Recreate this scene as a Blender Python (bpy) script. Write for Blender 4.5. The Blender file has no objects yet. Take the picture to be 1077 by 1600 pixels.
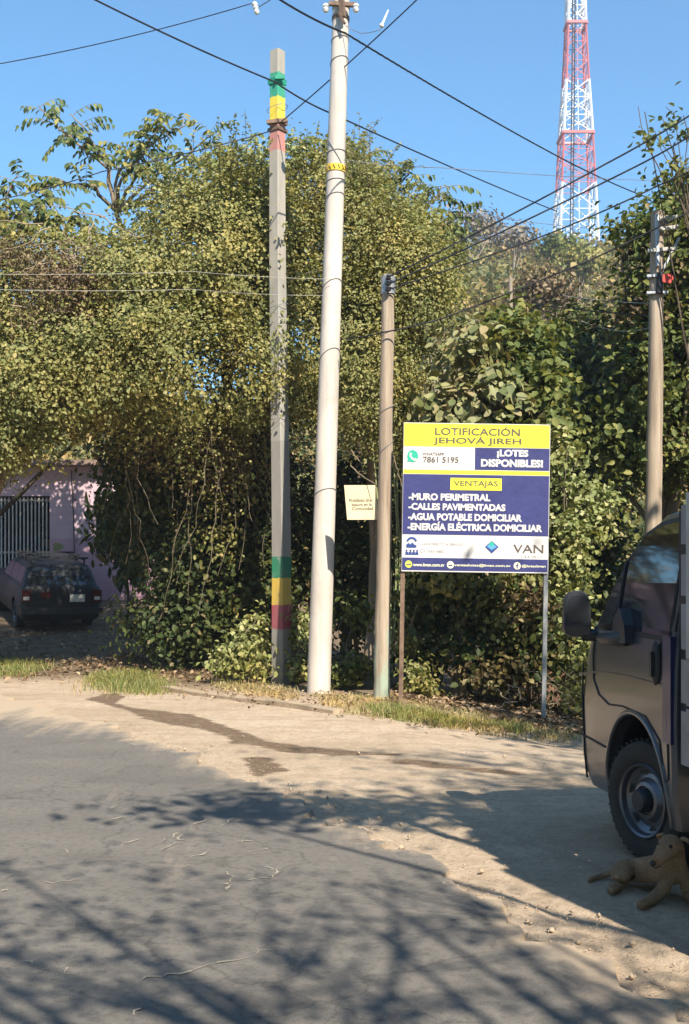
import bpy, bmesh, math, random
import numpy as np
from mathutils import Vector, Matrix, Euler

random.seed(7)
RNG = np.random.default_rng(11)
R = math.radians
scene = bpy.context.scene
COL = scene.collection

# ------------------------------------------------------------------ camera model
H, F, PW, PH, HZ = 1.52, 1800.0, 1077.0, 1600.0, 905.0
cam_d = bpy.data.cameras.new('camera'); cam = bpy.data.objects.new('camera', cam_d); COL.objects.link(cam)
cam.location = (0, 0, H); cam.rotation_euler = (R(90), 0, 0)
cam_d.sensor_fit = 'VERTICAL'; cam_d.sensor_height = 24.0; cam_d.lens = 24.0 * F / PH
cam_d.shift_y = (HZ - PH / 2) / PH
cam_d.clip_start = 0.05; cam_d.clip_end = 3000
scene.camera = cam

def P(px, py, Y):
    return Vector(((px - PW / 2) / F * Y, Y, H + (HZ - py) / F * Y))

# ------------------------------------------------------------------ terrain
def sst(a, b, x):
    t = np.clip((x - a) / (b - a), 0, 1); return t * t * (3 - 2 * t)

def hgt(X, Y):
    X = np.asarray(X, float); Y = np.asarray(Y, float)
    lat = -0.125 * np.clip(X - 0.5, 0, 3.5) * sst(9.5, 12.5, Y) * (1 - sst(22, 30, Y))
    d = np.clip(Y - 18.3, 0, 10)
    left = (0.0085 * d * d + 0.04 * d) * sst(1.0, -2.0, X)
    ratio = X / np.maximum(Y, 1)
    hf = 0.45 + 0.55 * sst(-0.05, 0.08, ratio)
    hill = np.where(Y < 150, 0.365 * np.clip(Y - 31, 0, None), 0.365 * 119 - 0.10 * np.clip(Y - 150, 0, 300)) * hf
    hill = hill + sst(32, 60, Y) * (1.6 * np.sin(X * 0.11 + 1) * np.sin(Y * 0.09) + 0.8 * np.sin(X * 0.31) * np.sin(Y * 0.23 + 2))
    return lat + left + np.clip(hill, -1, None)

def G(px, py):
    """point of the ground seen at a pixel of the photograph"""
    lo = 2.0
    for i in range(4000):
        Y = 2.0 + i * 0.01
        p = P(px, py, Y)
        if p.z <= float(hgt(p.x, Y)):
            return Vector((p.x, Y, float(hgt(p.x, Y))))
    return P(px, py, 30)

# ------------------------------------------------------------------ materials
def nodes_of(m):
    m.use_nodes = True; nt = m.node_tree; nt.nodes.clear(); return nt

class NT:
    def __init__(s, name):
        s.m = bpy.data.materials.new(name); s.nt = nodes_of(s.m)
        s.out = s.n('ShaderNodeOutputMaterial')
    def n(s, t, **kw):
        nd = s.nt.nodes.new(t)
        for k, v in kw.items(): setattr(nd, k, v)
        return nd
    def l(s, a, b): s.nt.links.new(a, b)
    def noise(s, scale, detail=4, rough=0.6, coord='Object', dist=0.0, stretch=None):
        tc = s.n('ShaderNodeTexCoord'); o = tc.outputs[coord]
        if stretch:
            mp = s.n('ShaderNodeMapping'); mp.inputs['Scale'].default_value = stretch
            s.l(o, mp.inputs['Vector']); o = mp.outputs['Vector']
        nz = s.n('ShaderNodeTexNoise'); nz.inputs['Scale'].default_value = scale
        nz.inputs['Detail'].default_value = detail; nz.inputs['Roughness'].default_value = rough
        nz.inputs['Distortion'].default_value = dist
        s.l(o, nz.inputs['Vector']); return nz.outputs['Fac']
    def ramp(s, fac, stops, interp='LINEAR'):
        r = s.n('ShaderNodeValToRGB'); r.color_ramp.interpolation = interp
        e = r.color_ramp.elements
        while len(e) < len(stops): e.new(0.5)
        for el, (p, c) in zip(e, stops):
            el.position = p; el.color = (c, c, c, 1) if isinstance(c, (int, float)) else (*c, 1)
        s.l(fac, r.inputs['Fac']); return r.outputs['Color']
    def mix(s, fac, a, b, mode='MIX'):
        m = s.n('ShaderNodeMix', data_type='RGBA', blend_type=mode)
        for sock, v in ((m.inputs[0], fac), (m.inputs[6], a), (m.inputs[7], b)):
            if isinstance(v, (int, float)): sock.default_value = v
            elif isinstance(v, tuple): sock.default_value = (*v, 1)
            else: s.l(v, sock)
        return m.outputs[2]
    def bump(s, h, strength=0.4, dist=0.02):
        b = s.n('ShaderNodeBump'); b.inputs['Strength'].default_value = strength; b.inputs['Distance'].default_value = dist
        s.l(h, b.inputs['Height']); return b.outputs['Normal']
    def bsdf(s, color, rough=0.7, metal=0.0, normal=None, spec=0.5, coat=0.0):
        b = s.n('ShaderNodeBsdfPrincipled')
        if isinstance(color, tuple): b.inputs['Base Color'].default_value = (*color, 1)
        else: s.l(color, b.inputs['Base Color'])
        if isinstance(rough, (int, float)): b.inputs['Roughness'].default_value = rough
        else: s.l(rough, b.inputs['Roughness'])
        b.inputs['Metallic'].default_value = metal; b.inputs['Specular IOR Level'].default_value = spec
        b.inputs['Coat Weight'].default_value = coat; b.inputs['Coat Roughness'].default_value = 0.08
        if normal is not None: s.l(normal, b.inputs['Normal'])
        return b
    def done(s, b): s.l(b.outputs[0], s.out.inputs['Surface']); return s.m

def plain(name, color, rough=0.6, metal=0.0, var=0.25, scale=6.0, bump=0.0, spec=0.4, coat=0.0, stretch=None):
    t = NT(name)
    nz = t.noise(scale, 5, 0.65, stretch=stretch)
    lo = tuple(c * (1 - var) for c in color); hi = tuple(min(1, c * (1 + var * 0.7)) for c in color)
    c = t.ramp(nz, [(0.3, lo), (0.7, hi)])
    nrm = t.bump(t.noise(scale * 6, 4, 0.6, stretch=stretch), bump) if bump else None
    return t.done(t.bsdf(c, rough, metal, nrm, spec, coat))

def leaf_mat(name, stops, transl=0.3, rough=0.55, big=0.5, tint=(1.0, 0.85, 0.5), spec=0.25):
    t = NT(name)
    g = t.n('ShaderNodeNewGeometry')
    c = t.ramp(g.outputs['Random Per Island'], stops)
    nz = t.noise(big, 2, 0.5)
    f = t.ramp(nz, [(0.40, 0.0), (0.68, 1.0)])
    c2 = t.mix(1.0, c, tint, 'MULTIPLY')
    c = t.mix(f, c, c2)
    b = t.bsdf(c, rough, 0, None, spec)
    tr = t.n('ShaderNodeBsdfTranslucent')
    ct = t.mix(1.0, c, (1.25, 1.2, 0.6), 'MULTIPLY'); t.l(ct, tr.inputs['Color'])
    mx = t.n('ShaderNodeMixShader'); mx.inputs[0].default_value = transl
    t.l(b.outputs[0], mx.inputs[1]); t.l(tr.outputs[0], mx.inputs[2])
    t.l(mx.outputs[0], t.out.inputs['Surface']); return t.m

M = {}
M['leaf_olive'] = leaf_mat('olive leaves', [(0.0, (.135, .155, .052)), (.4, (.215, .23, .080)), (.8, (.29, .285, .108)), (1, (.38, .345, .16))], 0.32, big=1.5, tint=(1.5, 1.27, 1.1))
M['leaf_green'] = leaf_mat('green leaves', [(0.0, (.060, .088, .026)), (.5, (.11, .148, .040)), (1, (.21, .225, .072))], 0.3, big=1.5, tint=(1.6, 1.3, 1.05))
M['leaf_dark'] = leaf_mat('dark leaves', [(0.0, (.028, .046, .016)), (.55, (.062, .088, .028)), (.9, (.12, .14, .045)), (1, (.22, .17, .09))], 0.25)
M['leaf_pinnate'] = leaf_mat('drooping leaflets', [(0.0, (.05, .085, .03)), (.6, (.13, .17, .055)), (1, (.34, .31, .10))], 0.3)
M['leaf_pale'] = leaf_mat('large pale leaves', [(0.0, (.10, .13, .055)), (.35, (.20, .225, .11)), (.7, (.32, .33, .19)), (1, (.30, .25, .15))], 0.15, rough=0.6)
M['leaf_bright'] = leaf_mat('bright young leaves', [(0.0, (.13, .16, .05)), (.5, (.28, .31, .12)), (1, (.46, .44, .23))], 0.25)
M['leaf_brown'] = leaf_mat('dry brown leaves', [(0.0, (.07, .045, .025)), (.5, (.17, .11, .06)), (1, (.33, .24, .14))], 0.2, tint=(.8, .9, .6))
M['leaf_hill'] = leaf_mat('hillside leaves', [(0.0, (.075, .095, .03)), (.4, (.17, .18, .06)), (.75, (.29, .26, .10)), (1, (.42, .34, .16))], 0.25, big=0.08, tint=(1.2, .82, .65))
M['leaf_dry_crown'] = leaf_mat('grey bare twigs', [(0.0, (.16, .13, .10)), (1, (.30, .25, .19))], 0.1, big=0.1)
M['grass'] = leaf_mat('grass blades', [(0.0, (.16, .16, .05)), (.35, (.34, .30, .13)), (.7, (.46, .38, .20)), (1, (.56, .46, .27))], 0.25, big=0.9, tint=(1.25, 1.0, .8))
M['grass_green'] = leaf_mat('green grass blades', [(0.0, (.09, .13, .03)), (.5, (.21, .24, .07)), (1, (.44, .38, .18))], 0.25, big=0.9)
M['litter'] = leaf_mat('fallen leaves', [(0.0, (.10, .06, .035)), (.5, (.25, .16, .09)), (1, (.50, .37, .24))], 0.1, big=1.0, tint=(.8, .75, .7))

def wood_mat(name, dark, light, scale=9):
    t = NT(name)
    nz = t.noise(scale, 6, 0.7, stretch=(1, 1, 0.07))
    c = t.ramp(nz, [(0.3, dark), (0.68, light)])
    big = t.noise(1.2, 3, 0.6)
    c = t.mix(t.ramp(big, [(.35, 0.0), (.7, .45)]), c, dark)
    return t.done(t.bsdf(c, 0.85, 0, t.bump(nz, 0.6, 0.012), 0.2))
M['bark'] = wood_mat('brown bark', (.06, .043, .03), (.17, .125, .085), 7)
M['bark_pale'] = wood_mat('pale bark', (.17, .13, .09), (.38, .30, .22), 6)
M['vine'] = wood_mat('vine stems', (.10, .075, .05), (.27, .22, .15), 9)
M['twig_dry'] = wood_mat('dry twigs', (.20, .15, .10), (.42, .33, .22), 8)
M['plank'] = wood_mat('red brown planks', (.16, .08, .05), (.36, .2, .13), 10)

# wooden pole with remains of green paint near the ground
def pole_wood(name, green):
    t = NT(name)
    nz = t.noise(11, 6, 0.7, stretch=(1, 1, 0.05))
    c = t.ramp(nz, [(0.28, (.17, .125, .09)), (0.5, (.36, .28, .205)), (0.72, (.50, .41, .31))])
    if green:
        tc = t.n('ShaderNodeTexCoord'); sp = t.n('ShaderNodeSeparateXYZ'); t.l(tc.outputs['Object'], sp.inputs[0])
        r1 = t.ramp(sp.outputs['Z'], [(.0, .55), (.35, .75), (.85, .6), (1.0, 0.0)])
        pn = t.ramp(t.noise(5, 5, 0.7, stretch=(1, 1, .3)), [(.42, 0.0), (.56, 1.0)])
        f = t.mix(1.0, r1, pn, 'MULTIPLY')
        c = t.mix(f, c, (.30, .42, .32))
    return t.done(t.bsdf(c, 0.85, 0, t.bump(nz, 0.7, 0.012), 0.2))
M['pole_wood'] = pole_wood('weathered pole wood', False)
M['pole_wood_green'] = pole_wood('weathered pole wood with green paint', True)

def concrete(name, base, streak=0.2):
    t = NT(name)
    a = t.noise(4, 5, 0.65, stretch=(1, 1, .25)); b = t.noise(60, 4, 0.7)
    c = t.ramp(a, [(.3, tuple(x * (1 - streak) for x in base)), (.65, base)])
    st = t.noise(9, 5, .7, stretch=(1, 1, .06)); c = t.mix(t.ramp(st, [(.5, 0.0), (.72, .4)]), c, tuple(x * .55 for x in base))
    bl = t.noise(2.2, 5, .7); c = t.mix(t.ramp(bl, [(.55, 0.0), (.7, .3)]), c, (.36, .29, .22))
    c = t.mix(t.ramp(b, [(.55, 0.0), (.8, .25)]), c, tuple(x * .6 for x in base))
    return t.done(t.bsdf(c, 0.85, 0, t.bump(b, 0.25, 0.006), 0.25))
M['concrete'] = concrete('pale concrete', (.66, .585, .505), .30)
M['concrete_grey'] = concrete('grey concrete', (.40, .37, .32), .3)
M['kerb'] = concrete('kerb concrete', (.46, .35, .24), .4)

# square pole: three painted bands low down, three near the top
def banded_pole():
    t = NT('painted square pole')
    tc = t.n('ShaderNodeTexCoord'); sp = t.n('ShaderNodeSeparateXYZ'); t.l(tc.outputs['Object'], sp.inputs[0])
    nz = t.noise(5, 5, 0.65, stretch=(1, 1, .25))
    wob = t.n('ShaderNodeMath', operation='MULTIPLY_ADD'); t.l(t.noise(30, 3), wob.inputs[0]); wob.inputs[1].default_value = 0.05; t.l(sp.outputs['Z'], wob.inputs[2])
    mr = t.n('ShaderNodeMath', operation='DIVIDE'); t.l(wob.outputs[0], mr.inputs[0]); mr.inputs[1].default_value = 10.0
    g = (.40, .36, .30)
    zs = lambda py: (H + (HZ - py) / F * 16.8 + .025) / 10.0
    stops = [(0, (.27, .25, .22)), (zs(985), (.34, .07, .09)), (zs(948), (.60, .40, .07)), (zs(905), (.03, .20, .11)), (zs(870), (.30, .28, .25)), (zs(690), (.36, .34, .30)), (zs(440), g),  # foot greys and lower bands darker: shade put into the paint colours
             (zs(240), (.52, .22, .19)), (zs(198), (.80, .60, .06)), (zs(158), (.02, .33, .20)), (zs(117), g)]
    c = t.ramp(mr.outputs[0], stops, 'CONSTANT')
    c = t.mix(t.ramp(nz, [(.35, .35), (.6, 0.0)]), c, (.2, .18, .15))
    c = t.mix(t.ramp(t.noise(13, 6, .75, stretch=(1, 1, .5)), [(.36, .7), (.43, 0.0)]), c, (.33, .30, .26))
    return t.done(t.bsdf(c, 0.8, 0, t.bump(nz, .2, .01), 0.25))

def asphalt():
    t = NT('worn asphalt')
    fine = t.noise(160, 3, 0.7); mid = t.noise(1.3, 5, 0.6, stretch=(.7, 1.6, 1)); strk = t.noise(.8, 4, .6, stretch=(3.2, .35, 1))
    c = t.ramp(mid, [(.3, (.162, .146, .126)), (.7, (.208, .187, .160))])
    c = t.mix(t.ramp(fine, [(.35, .45), (.6, 0.0)]), c, (.06, .055, .05))
    c = t.mix(t.ramp(fine, [(.66, 0.0), (.75, .6)]), c, (.30, .27, .23))
    sp_ = t.noise(26, 5, .75); c = t.mix(t.ramp(sp_, [(.36, .5), (.5, 0.0)]), c, (.07, .062, .053)); c = t.mix(t.ramp(sp_, [(.58, 0.0), (.72, .35)]), c, (.24, .205, .165))
    tcv = t.n('ShaderNodeTexCoord'); wv = t.n('ShaderNodeTexNoise'); wv.inputs['Scale'].default_value = 2.5; wv.inputs['Detail'].default_value = 5; t.l(tcv.outputs['Object'], wv.inputs['Vector'])
    mv = t.n('ShaderNodeMix', data_type='RGBA', blend_type='LINEAR_LIGHT'); mv.inputs[0].default_value = .25; t.l(tcv.outputs['Object'], mv.inputs[6]); t.l(wv.outputs['Color'], mv.inputs[7])
    vo = t.n('ShaderNodeTexVoronoi', feature='DISTANCE_TO_EDGE'); vo.inputs['Scale'].default_value = .75; t.l(mv.outputs[2], vo.inputs['Vector'])
    c = t.mix(t.ramp(vo.outputs['Distance'], [(.0, .42), (.009, 0.0)]), c, (.045, .04, .035))
    pt_ = t.noise(.45, 3, .5); c = t.mix(t.ramp(pt_, [(.55, 0.0), (.58, .28)]), c, (.09, .08, .068))
    at = t.n('ShaderNodeAttribute', attribute_name='dust')
    add = t.n('ShaderNodeMath', operation='MULTIPLY_ADD'); t.l(strk, add.inputs[0]); add.inputs[1].default_value = 1.1
    sub = t.n('ShaderNodeMath', operation='SUBTRACT'); t.l(at.outputs['Fac'], sub.inputs[0]); sub.inputs[1].default_value = 0.55
    t.l(sub.outputs[0], add.inputs[2])
    m2 = t.n('ShaderNodeMath', operation='MULTIPLY_ADD'); t.l(t.noise(9, 5, .7), m2.inputs[0]); m2.inputs[1].default_value = .35; t.l(add.outputs[0], m2.inputs[2])
    f = t.ramp(m2.outputs[0], [(.36, 0.0), (.72, .92)])
    c = t.mix(f, c, (.46, .35, .24))
    return t.done(t.bsdf(c, 0.85, 0, t.bump(fine, .35, .006), 0.3))

def dirt():
    t = NT('dry dirt')
    a = t.noise(.55, 5, .6); b = t.noise(6, 6, .7); fine = t.noise(70, 4, .7)
    c = t.ramp(a, [(.3, (.44, .335, .23)), (.55, (.56, .435, .31)), (.75, (.62, .495, .37))])
    c = t.mix(t.ramp(b, [(.4, .35), (.6, 0.0)]), c, (.30, .21, .135))
    tr = t.noise(1.1, 5, .65, stretch=(.5, 2.6, 1)); c = t.mix(t.ramp(tr, [(.32, .5), (.5, 0.0)]), c, (.30, .215, .145))
    c = t.mix(t.ramp(fine, [(.6, 0.0), (.75, .5)]), c, (.62, .52, .40))
    c = t.mix(t.ramp(fine, [(.25, .5), (.4, 0.0)]), c, (.2, .15, .1))
    # leaf mould and scrub soil away from the road (vertex attribute 'soil')
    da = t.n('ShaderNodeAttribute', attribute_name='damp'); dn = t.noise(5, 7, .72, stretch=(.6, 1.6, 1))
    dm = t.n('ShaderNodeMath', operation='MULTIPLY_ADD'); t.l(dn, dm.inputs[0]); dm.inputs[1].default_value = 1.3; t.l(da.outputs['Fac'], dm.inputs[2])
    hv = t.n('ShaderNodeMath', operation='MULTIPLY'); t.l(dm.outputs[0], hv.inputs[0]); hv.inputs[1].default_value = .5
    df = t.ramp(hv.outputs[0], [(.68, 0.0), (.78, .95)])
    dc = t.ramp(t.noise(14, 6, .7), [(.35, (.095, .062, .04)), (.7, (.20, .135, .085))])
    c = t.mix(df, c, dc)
    at = t.n('ShaderNodeAttribute', attribute_name='soil')
    soil = t.ramp(t.noise(3, 6, .7), [(.35, (.085, .062, .04)), (.65, (.22, .155, .095))])
    c = t.mix(at.outputs['Fac'], c, soil)
    cl = t.noise(22, 5, .75); c = t.mix(t.ramp(cl, [(.38, .55), (.52, 0.0)]), c, (.30, .22, .145)); c = t.mix(t.ramp(cl, [(.60, 0.0), (.72, .55)]), c, (.62, .50, .37))
    ht = t.mix(.5, t.mix(.5, b, cl), fine)
    return t.done(t.bsdf(c, 0.95, 0, t.bump(ht, .75, .035), 0.15))

M['asphalt'] = asphalt(); M['dirt'] = dirt(); M['banded'] = banded_pole()
M['damp'] = plain('damp dirt', (.150, .098, .062), .75, var=.45, scale=7, bump=.4)
M['stone'] = plain('small stones', (.46, .35, .245), .9, var=.35, scale=3)
M['sealant'] = plain('pale crack filling', (.36, .31, .235), .9, var=.3, scale=20)
M['cable'] = plain('black cable', (.018, .018, .022), .55, var=.2)
M['cable_grey'] = plain('grey wire', (.20, .20, .21), .5, var=.2)
M['cable_pale'] = plain('pale wire', (.45, .42, .36), .5, var=.2)
M['galv'] = plain('galvanised steel', (.42, .42, .42), .45, .6, var=.25, scale=15)
M['rusty'] = plain('rusted steel', (.20, .13, .09), .7, .3, var=.35, scale=12)
M['porcelain'] = plain('white porcelain', (.80, .79, .76), .25, var=.05)
M['red_plastic'] = plain('red plastic', (.65, .06, .04), .5, var=.15)
M['yellow_band'] = plain('yellow strap', (.80, .52, .04), .5, var=.15)
M['black'] = plain('matt black', (.02, .02, .022), .6, var=.2)
M['white_paint'] = plain('white paint', (.80, .79, .76), .5, var=.08)
M['tower_white'] = plain('tower white', (.62, .62, .63), .5, var=.05)
M['tower_red'] = plain('tower red', (.50, .14, .14), .55, var=.15)
# sign print
M['s_white'] = plain('print white', (.64, .61, .58), .45, var=.07, scale=2.2, bump=.05)
M['s_yellow'] = plain('print yellow', (.78, .72, .05), .45, var=.08, scale=2.2)
M['s_blue'] = plain('print blue', (.038, .042, .155), .45, var=.2, scale=2.2, bump=.2)
M['s_dark'] = plain('print dark brown', (.11, .085, .07), .5, var=.05)
M['s_grey'] = plain('print grey', (.30, .27, .28), .5, var=.05)
M['s_green'] = plain('print green', (.03, .40, .27), .45, var=.05)
M['s_lblue'] = plain('print light blue', (.10, .32, .52), .45, var=.15, scale=12)
M['s_dblue'] = plain('print navy', (.03, .06, .22), .45, var=.05)
M['s_lime'] = plain('print lime', (.62, .70, .10), .45, var=.05)
M['s_cream'] = plain('print cream', (.80, .78, .55), .45, var=.05)
M['paper'] = plain('old cream card', (.66, .56, .36), .8, var=.14, scale=2.5)
M['ink'] = plain('faded ink', (.12, .10, .075), .8, var=.1)

# ------------------------------------------------------------------ mesh builders
class MB:
    def __init__(s): s.v = []; s.f = []; s.mi = []; s.mat = 0
    def face(s, idx): s.f.append(tuple(idx)); s.mi.append(s.mat)
    def add(s, vs, fs):
        o = len(s.v); s.v += [tuple(v) for v in vs]
        for f in fs: s.face([i + o for i in f])
    def box(s, x0, x1, y0, y1, z0, z1, m=None):
        vs = [Vector((x, y, z)) for z in (z0, z1) for y in (y0, y1) for x in (x0, x1)]
        if m is not None: vs = [m @ v for v in vs]
        s.add(vs, [(0, 2, 3, 1), (4, 5, 7, 6), (0, 1, 5, 4), (2, 6, 7, 3), (0, 4, 6, 2), (1, 3, 7, 5)])
    def bar(s, a, b, w, d=None):
        """square bar from a to b"""
        a = Vector(a); b = Vector(b); d = d or w; t = (b - a).normalized()
        u = t.cross(Vector((0, 0, 1)));
        if u.length < 1e-3: u = Vector((1, 0, 0))
        u.normalize(); n = t.cross(u)
        vs = [p + u * sx * w / 2 + n * sy * d / 2 for p in (a, b) for sx, sy in ((-1, -1), (1, -1), (1, 1), (-1, 1))]
        s.add(vs, [(3, 2, 1, 0), (4, 5, 6, 7), (0, 1, 5, 4), (1, 2, 6, 5), (2, 3, 7, 6), (3, 0, 4, 7)])
    def tube(s, pts, rad, n=8, caps=True):
        pts = [Vector(p) for p in pts]
        if isinstance(rad, (int, float)): rad = [rad] * len(pts)
        rings = []; u = None; o = len(s.v)
        for i, p in enumerate(pts):
            t = (pts[min(i + 1, len(pts) - 1)] - pts[max(i - 1, 0)]).normalized()
            if u is None:
                u = t.cross(Vector((0.31, 0.9, 0.3)))
                if u.length < 1e-3: u = t.cross(Vector((1, 0, 0)))
            u = (u - t * u.dot(t)).normalized(); w = t.cross(u)
            for k in range(n):
                a = 2 * math.pi * k / n
                s.v.append(tuple(p + (u * math.cos(a) + w * math.sin(a)) * rad[i]))
        for i in range(len(pts) - 1):
            for k in range(n):
                k2 = (k + 1) % n
                s.face((o + i * n + k, o + i * n + k2, o + (i + 1) * n + k2, o + (i + 1) * n + k))
        if caps:
            s.face([o + k for k in range(n)][::-1]); s.face([o + (len(pts) - 1) * n + k for k in range(n)])
    def lathe(s, prof, n=32, m=None, close=False):
        """prof: (r, h) revolved round local x axis (h along x)"""
        o = len(s.v)
        for r, h in prof:
            for k in range(n):
                a = 2 * math.pi * k / n
                v = Vector((h, r * math.cos(a), r * math.sin(a)))
                if m is not None: v = m @ v
                s.v.append(tuple(v))
        for i in range(len(prof) - 1):
            for k in range(n):
                k2 = (k + 1) % n
                s.face((o + i * n + k, o + i * n + k2, o + (i + 1) * n + k2, o + (i + 1) * n + k))
    def disc(s, c, r, n=24, axis='y', m=None, rz=None):
        o = len(s.v); rz = rz or r
        for k in range(n):
            a = 2 * math.pi * k / n
            s.v.append((c[0] + r * math.cos(a), c[1], c[2] + rz * math.sin(a)))
        s.face([o + k for k in range(n)])
    def poly(s, pts): 
        o = len(s.v); s.v += [tuple(p) for p in pts]; s.face(range(o, o + len(pts)))
    def loft(s, rings, cap=True):
        o = len(s.v); n = len(rings[0])
        for r in rings: s.v += [tuple(p) for p in r]
        for i in range(len(rings) - 1):
            for k in range(n):
                k2 = (k + 1) % n
                s.face((o + i * n + k, o + i * n + k2, o + (i + 1) * n + k2, o + (i + 1) * n + k))
        if cap:
            s.face([o + k for k in range(n)][::-1]); s.face([o + (len(rings) - 1) * n + k for k in range(n)])
    def build(s, name, mats, parent=None, smooth=None, fix=False):
        me = bpy.data.meshes.new(name); me.from_pydata(s.v, [], s.f)
        if not isinstance(mats, (list, tuple)): mats = [mats]
        for m in mats: me.materials.append(m)
        me.polygons.foreach_set('material_index', s.mi)
        if fix:
            bm = bmesh.new(); bm.from_mesh(me); bmesh.ops.recalc_face_normals(bm, faces=bm.faces); bm.to_mesh(me); bm.free()
        if smooth:
            me.polygons.foreach_set('use_smooth', [True] * len(me.polygons)); me.set_sharp_from_angle(angle=R(smooth))
        me.update()
        o = bpy.data.objects.new(name, me); COL.objects.link(o)
        if parent: o.parent = parent
        return o

def np_mesh(name, V, nv, faces_per, mat, parent=None, smooth=False):
    """V (N*nv,3); faces_per: quads in local indices of each element"""
    N = len(V) // nv; fl = np.array(faces_per, dtype=np.int32)
    fi = (np.arange(N, dtype=np.int32)[:, None, None] * nv + fl[None]).reshape(-1)
    k = fl.shape[1]; nf = N * fl.shape[0]
    me = bpy.data.meshes.new(name)
    me.vertices.add(len(V)); me.vertices.foreach_set('co', V.astype(np.float32).ravel())
    me.loops.add(len(fi)); me.loops.foreach_set('vertex_index', fi)
    me.polygons.add(nf); me.polygons.foreach_set('loop_start', np.arange(nf, dtype=np.int32) * k)
    me.materials.append(mat); me.update(calc_edges=True)
    o = bpy.data.objects.new(name, me); COL.objects.link(o)
    if parent: o.parent = parent
    return o

def unit(a): return a / np.maximum(np.linalg.norm(a, axis=-1, keepdims=True), 1e-9)

def leaves(name, C, Nn, L, mat, parent=None, aspect=0.55, droop=0.35, D=None, origin=None, fold=0.18, keepD=False, fine=False):
    """folded six-point leaves: C centres, Nn normals, L lengths"""
    n = len(C)
    Nn = unit(Nn)
    if D is None:
        D = RNG.normal(size=(n, 3)); D[:, 2] -= droop * 2
    if keepD:
        D = unit(D); Nn = unit(Nn - D * np.sum(D * Nn, 1, keepdims=True))
    else: D = unit(D - Nn * np.sum(D * Nn, 1, keepdims=True))
    S = np.cross(Nn, D); L = np.asarray(L)[:, None]; W = L * aspect * 0.5
    if fine:
        T = [-.5, -.38, -.2, .02, .22, .38, .5]; WW = [.0, .62, .96, 1.0, .78, .42, 0]; P_ = []
        cv = RNG.uniform(-.02, .16, (n, 1))
        for t, w in zip(T, WW):
            mid = C + D * L * t - Nn * L * cv * (t + .5) ** 2
            P_ += [mid - S * W * w + Nn * W * w * fold, mid, mid + S * W * w + Nn * W * w * fold]
        V = np.stack(P_, 1).reshape(-1, 3)
        if origin is not None: V = V - np.array(origin)
        return np_mesh(name, V, 21, [q for i in range(6) for q in ((3*i, 3*i+1, 3*i+4, 3*i+3), (3*i+1, 3*i+2, 3*i+5, 3*i+4))], mat, parent, True)
    b = C - D * L * .5; tip = C + D * L * .5 - Nn * L * .10
    up = Nn * W * fold * 2
    l1 = C - D * L * .22 - S * W * .85 + up; l2 = C + D * L * .15 - S * W + up
    r1 = C - D * L * .22 + S * W * .85 + up; r2 = C + D * L * .15 + S * W + up
    V = np.stack([b, l1, l2, tip, r2, r1], 1).reshape(-1, 3)
    if origin is not None: V = V - np.array(origin)
    return np_mesh(name, V, 6, [(0, 3, 2, 1), (0, 5, 4, 3)], mat, parent)

class Fld:
    """cheap smooth 3-D noise"""
    def __init__(s, scale, seed):
        r = np.random.default_rng(seed); s.k = r.normal(size=(10, 3)) * scale; s.p = r.uniform(0, 6.28, 10)
    def __call__(s, X): return np.sin(X @ s.k.T + s.p).mean(1) * 2.2

def crown_pts(ells, nclump, per, spread, shell=0.45, rag=0.28, gap=-9, seed=0, flat=0.8, aniso=(1, 1)):
    """ells: list of (centre, (rx,ry,rz)). Leaf centres, outward directions, clump centres"""
    r = np.random.default_rng(seed)
    vol = np.array([e[1][0] * e[1][1] + e[1][0] * e[1][2] + e[1][1] * e[1][2] for e in ells]); vol /= vol.sum()
    k = r.choice(len(ells), nclump, p=vol)
    cen = np.array([tuple(e[0]) for e in ells])[k]; rad = np.array([e[1] for e in ells])[k]; rad = np.maximum(rad - .75 * spread, .35 * rad)
    d = unit(r.normal(size=(nclump, 3)))
    f = Fld(1.2, seed + 5)(cen + d * rad) + .55 * Fld(3.4, seed + 6)(cen + d * rad)
    rr = np.where(r.random(nclump) < .72, r.uniform(.8, 1.04, nclump), r.uniform(shell, .85, nclump)) * (1 + rag * f)
    cc = cen + d * rad * rr[:, None]
    keep = Fld(2.2, seed + 9)(cc) > gap
    cc = cc[keep]; d = d[keep]
    n = len(cc)
    sz = r.uniform(.6, 1.35, n) * spread
    pts = np.repeat(cc, per, 0) + r.normal(size=(n * per, 3)) * np.repeat(sz, per)[:, None] * np.array([aniso[0], aniso[1], flat])
    out = np.repeat(d, per, 0)
    return pts, out, cc

def leaf_normals(out, o=.85, u=.45, rnd=.62):
    n = len(out); return out * o + np.array([0, 0, u]) + RNG.normal(size=(n, 3)) * rnd * .6

def E(px, py, Y, rx, ry, depth=None):
    """ellipsoid with half sizes given in photograph pixels at distance Y"""
    s = Y / F; c = P(px, py, Y); return (c, (rx * s, (depth if depth else (rx + ry) * .5 * s), ry * s))

def tag(o, label=None, cat=None, group=None, kind=None):
    if label: o['label'] = label
    if cat: o['category'] = cat
    if group: o['group'] = group
    if kind: o['kind'] = kind
    return o

def empty(name, loc=(0, 0, 0), rz=0, rot=None):
    o = bpy.data.objects.new(name, None); o.empty_display_size = .2; COL.objects.link(o)
    o.location = loc; o.rotation_euler = rot if rot else (0, 0, rz); return o

def wander(a, b, n, amp, seed):
    r = random.Random(seed); a = Vector(a); b = Vector(b); pts = []
    off = Vector((0, 0, 0))
    for i in range(n + 1):
        t = i / n
        pts.append(a.lerp(b, t) + off * math.sin(math.pi * min(1, t * 1.0)) )
        off = off + Vector((r.uniform(-amp, amp), r.uniform(-amp, amp), r.uniform(-amp, amp) * .5))
    return pts

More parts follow.
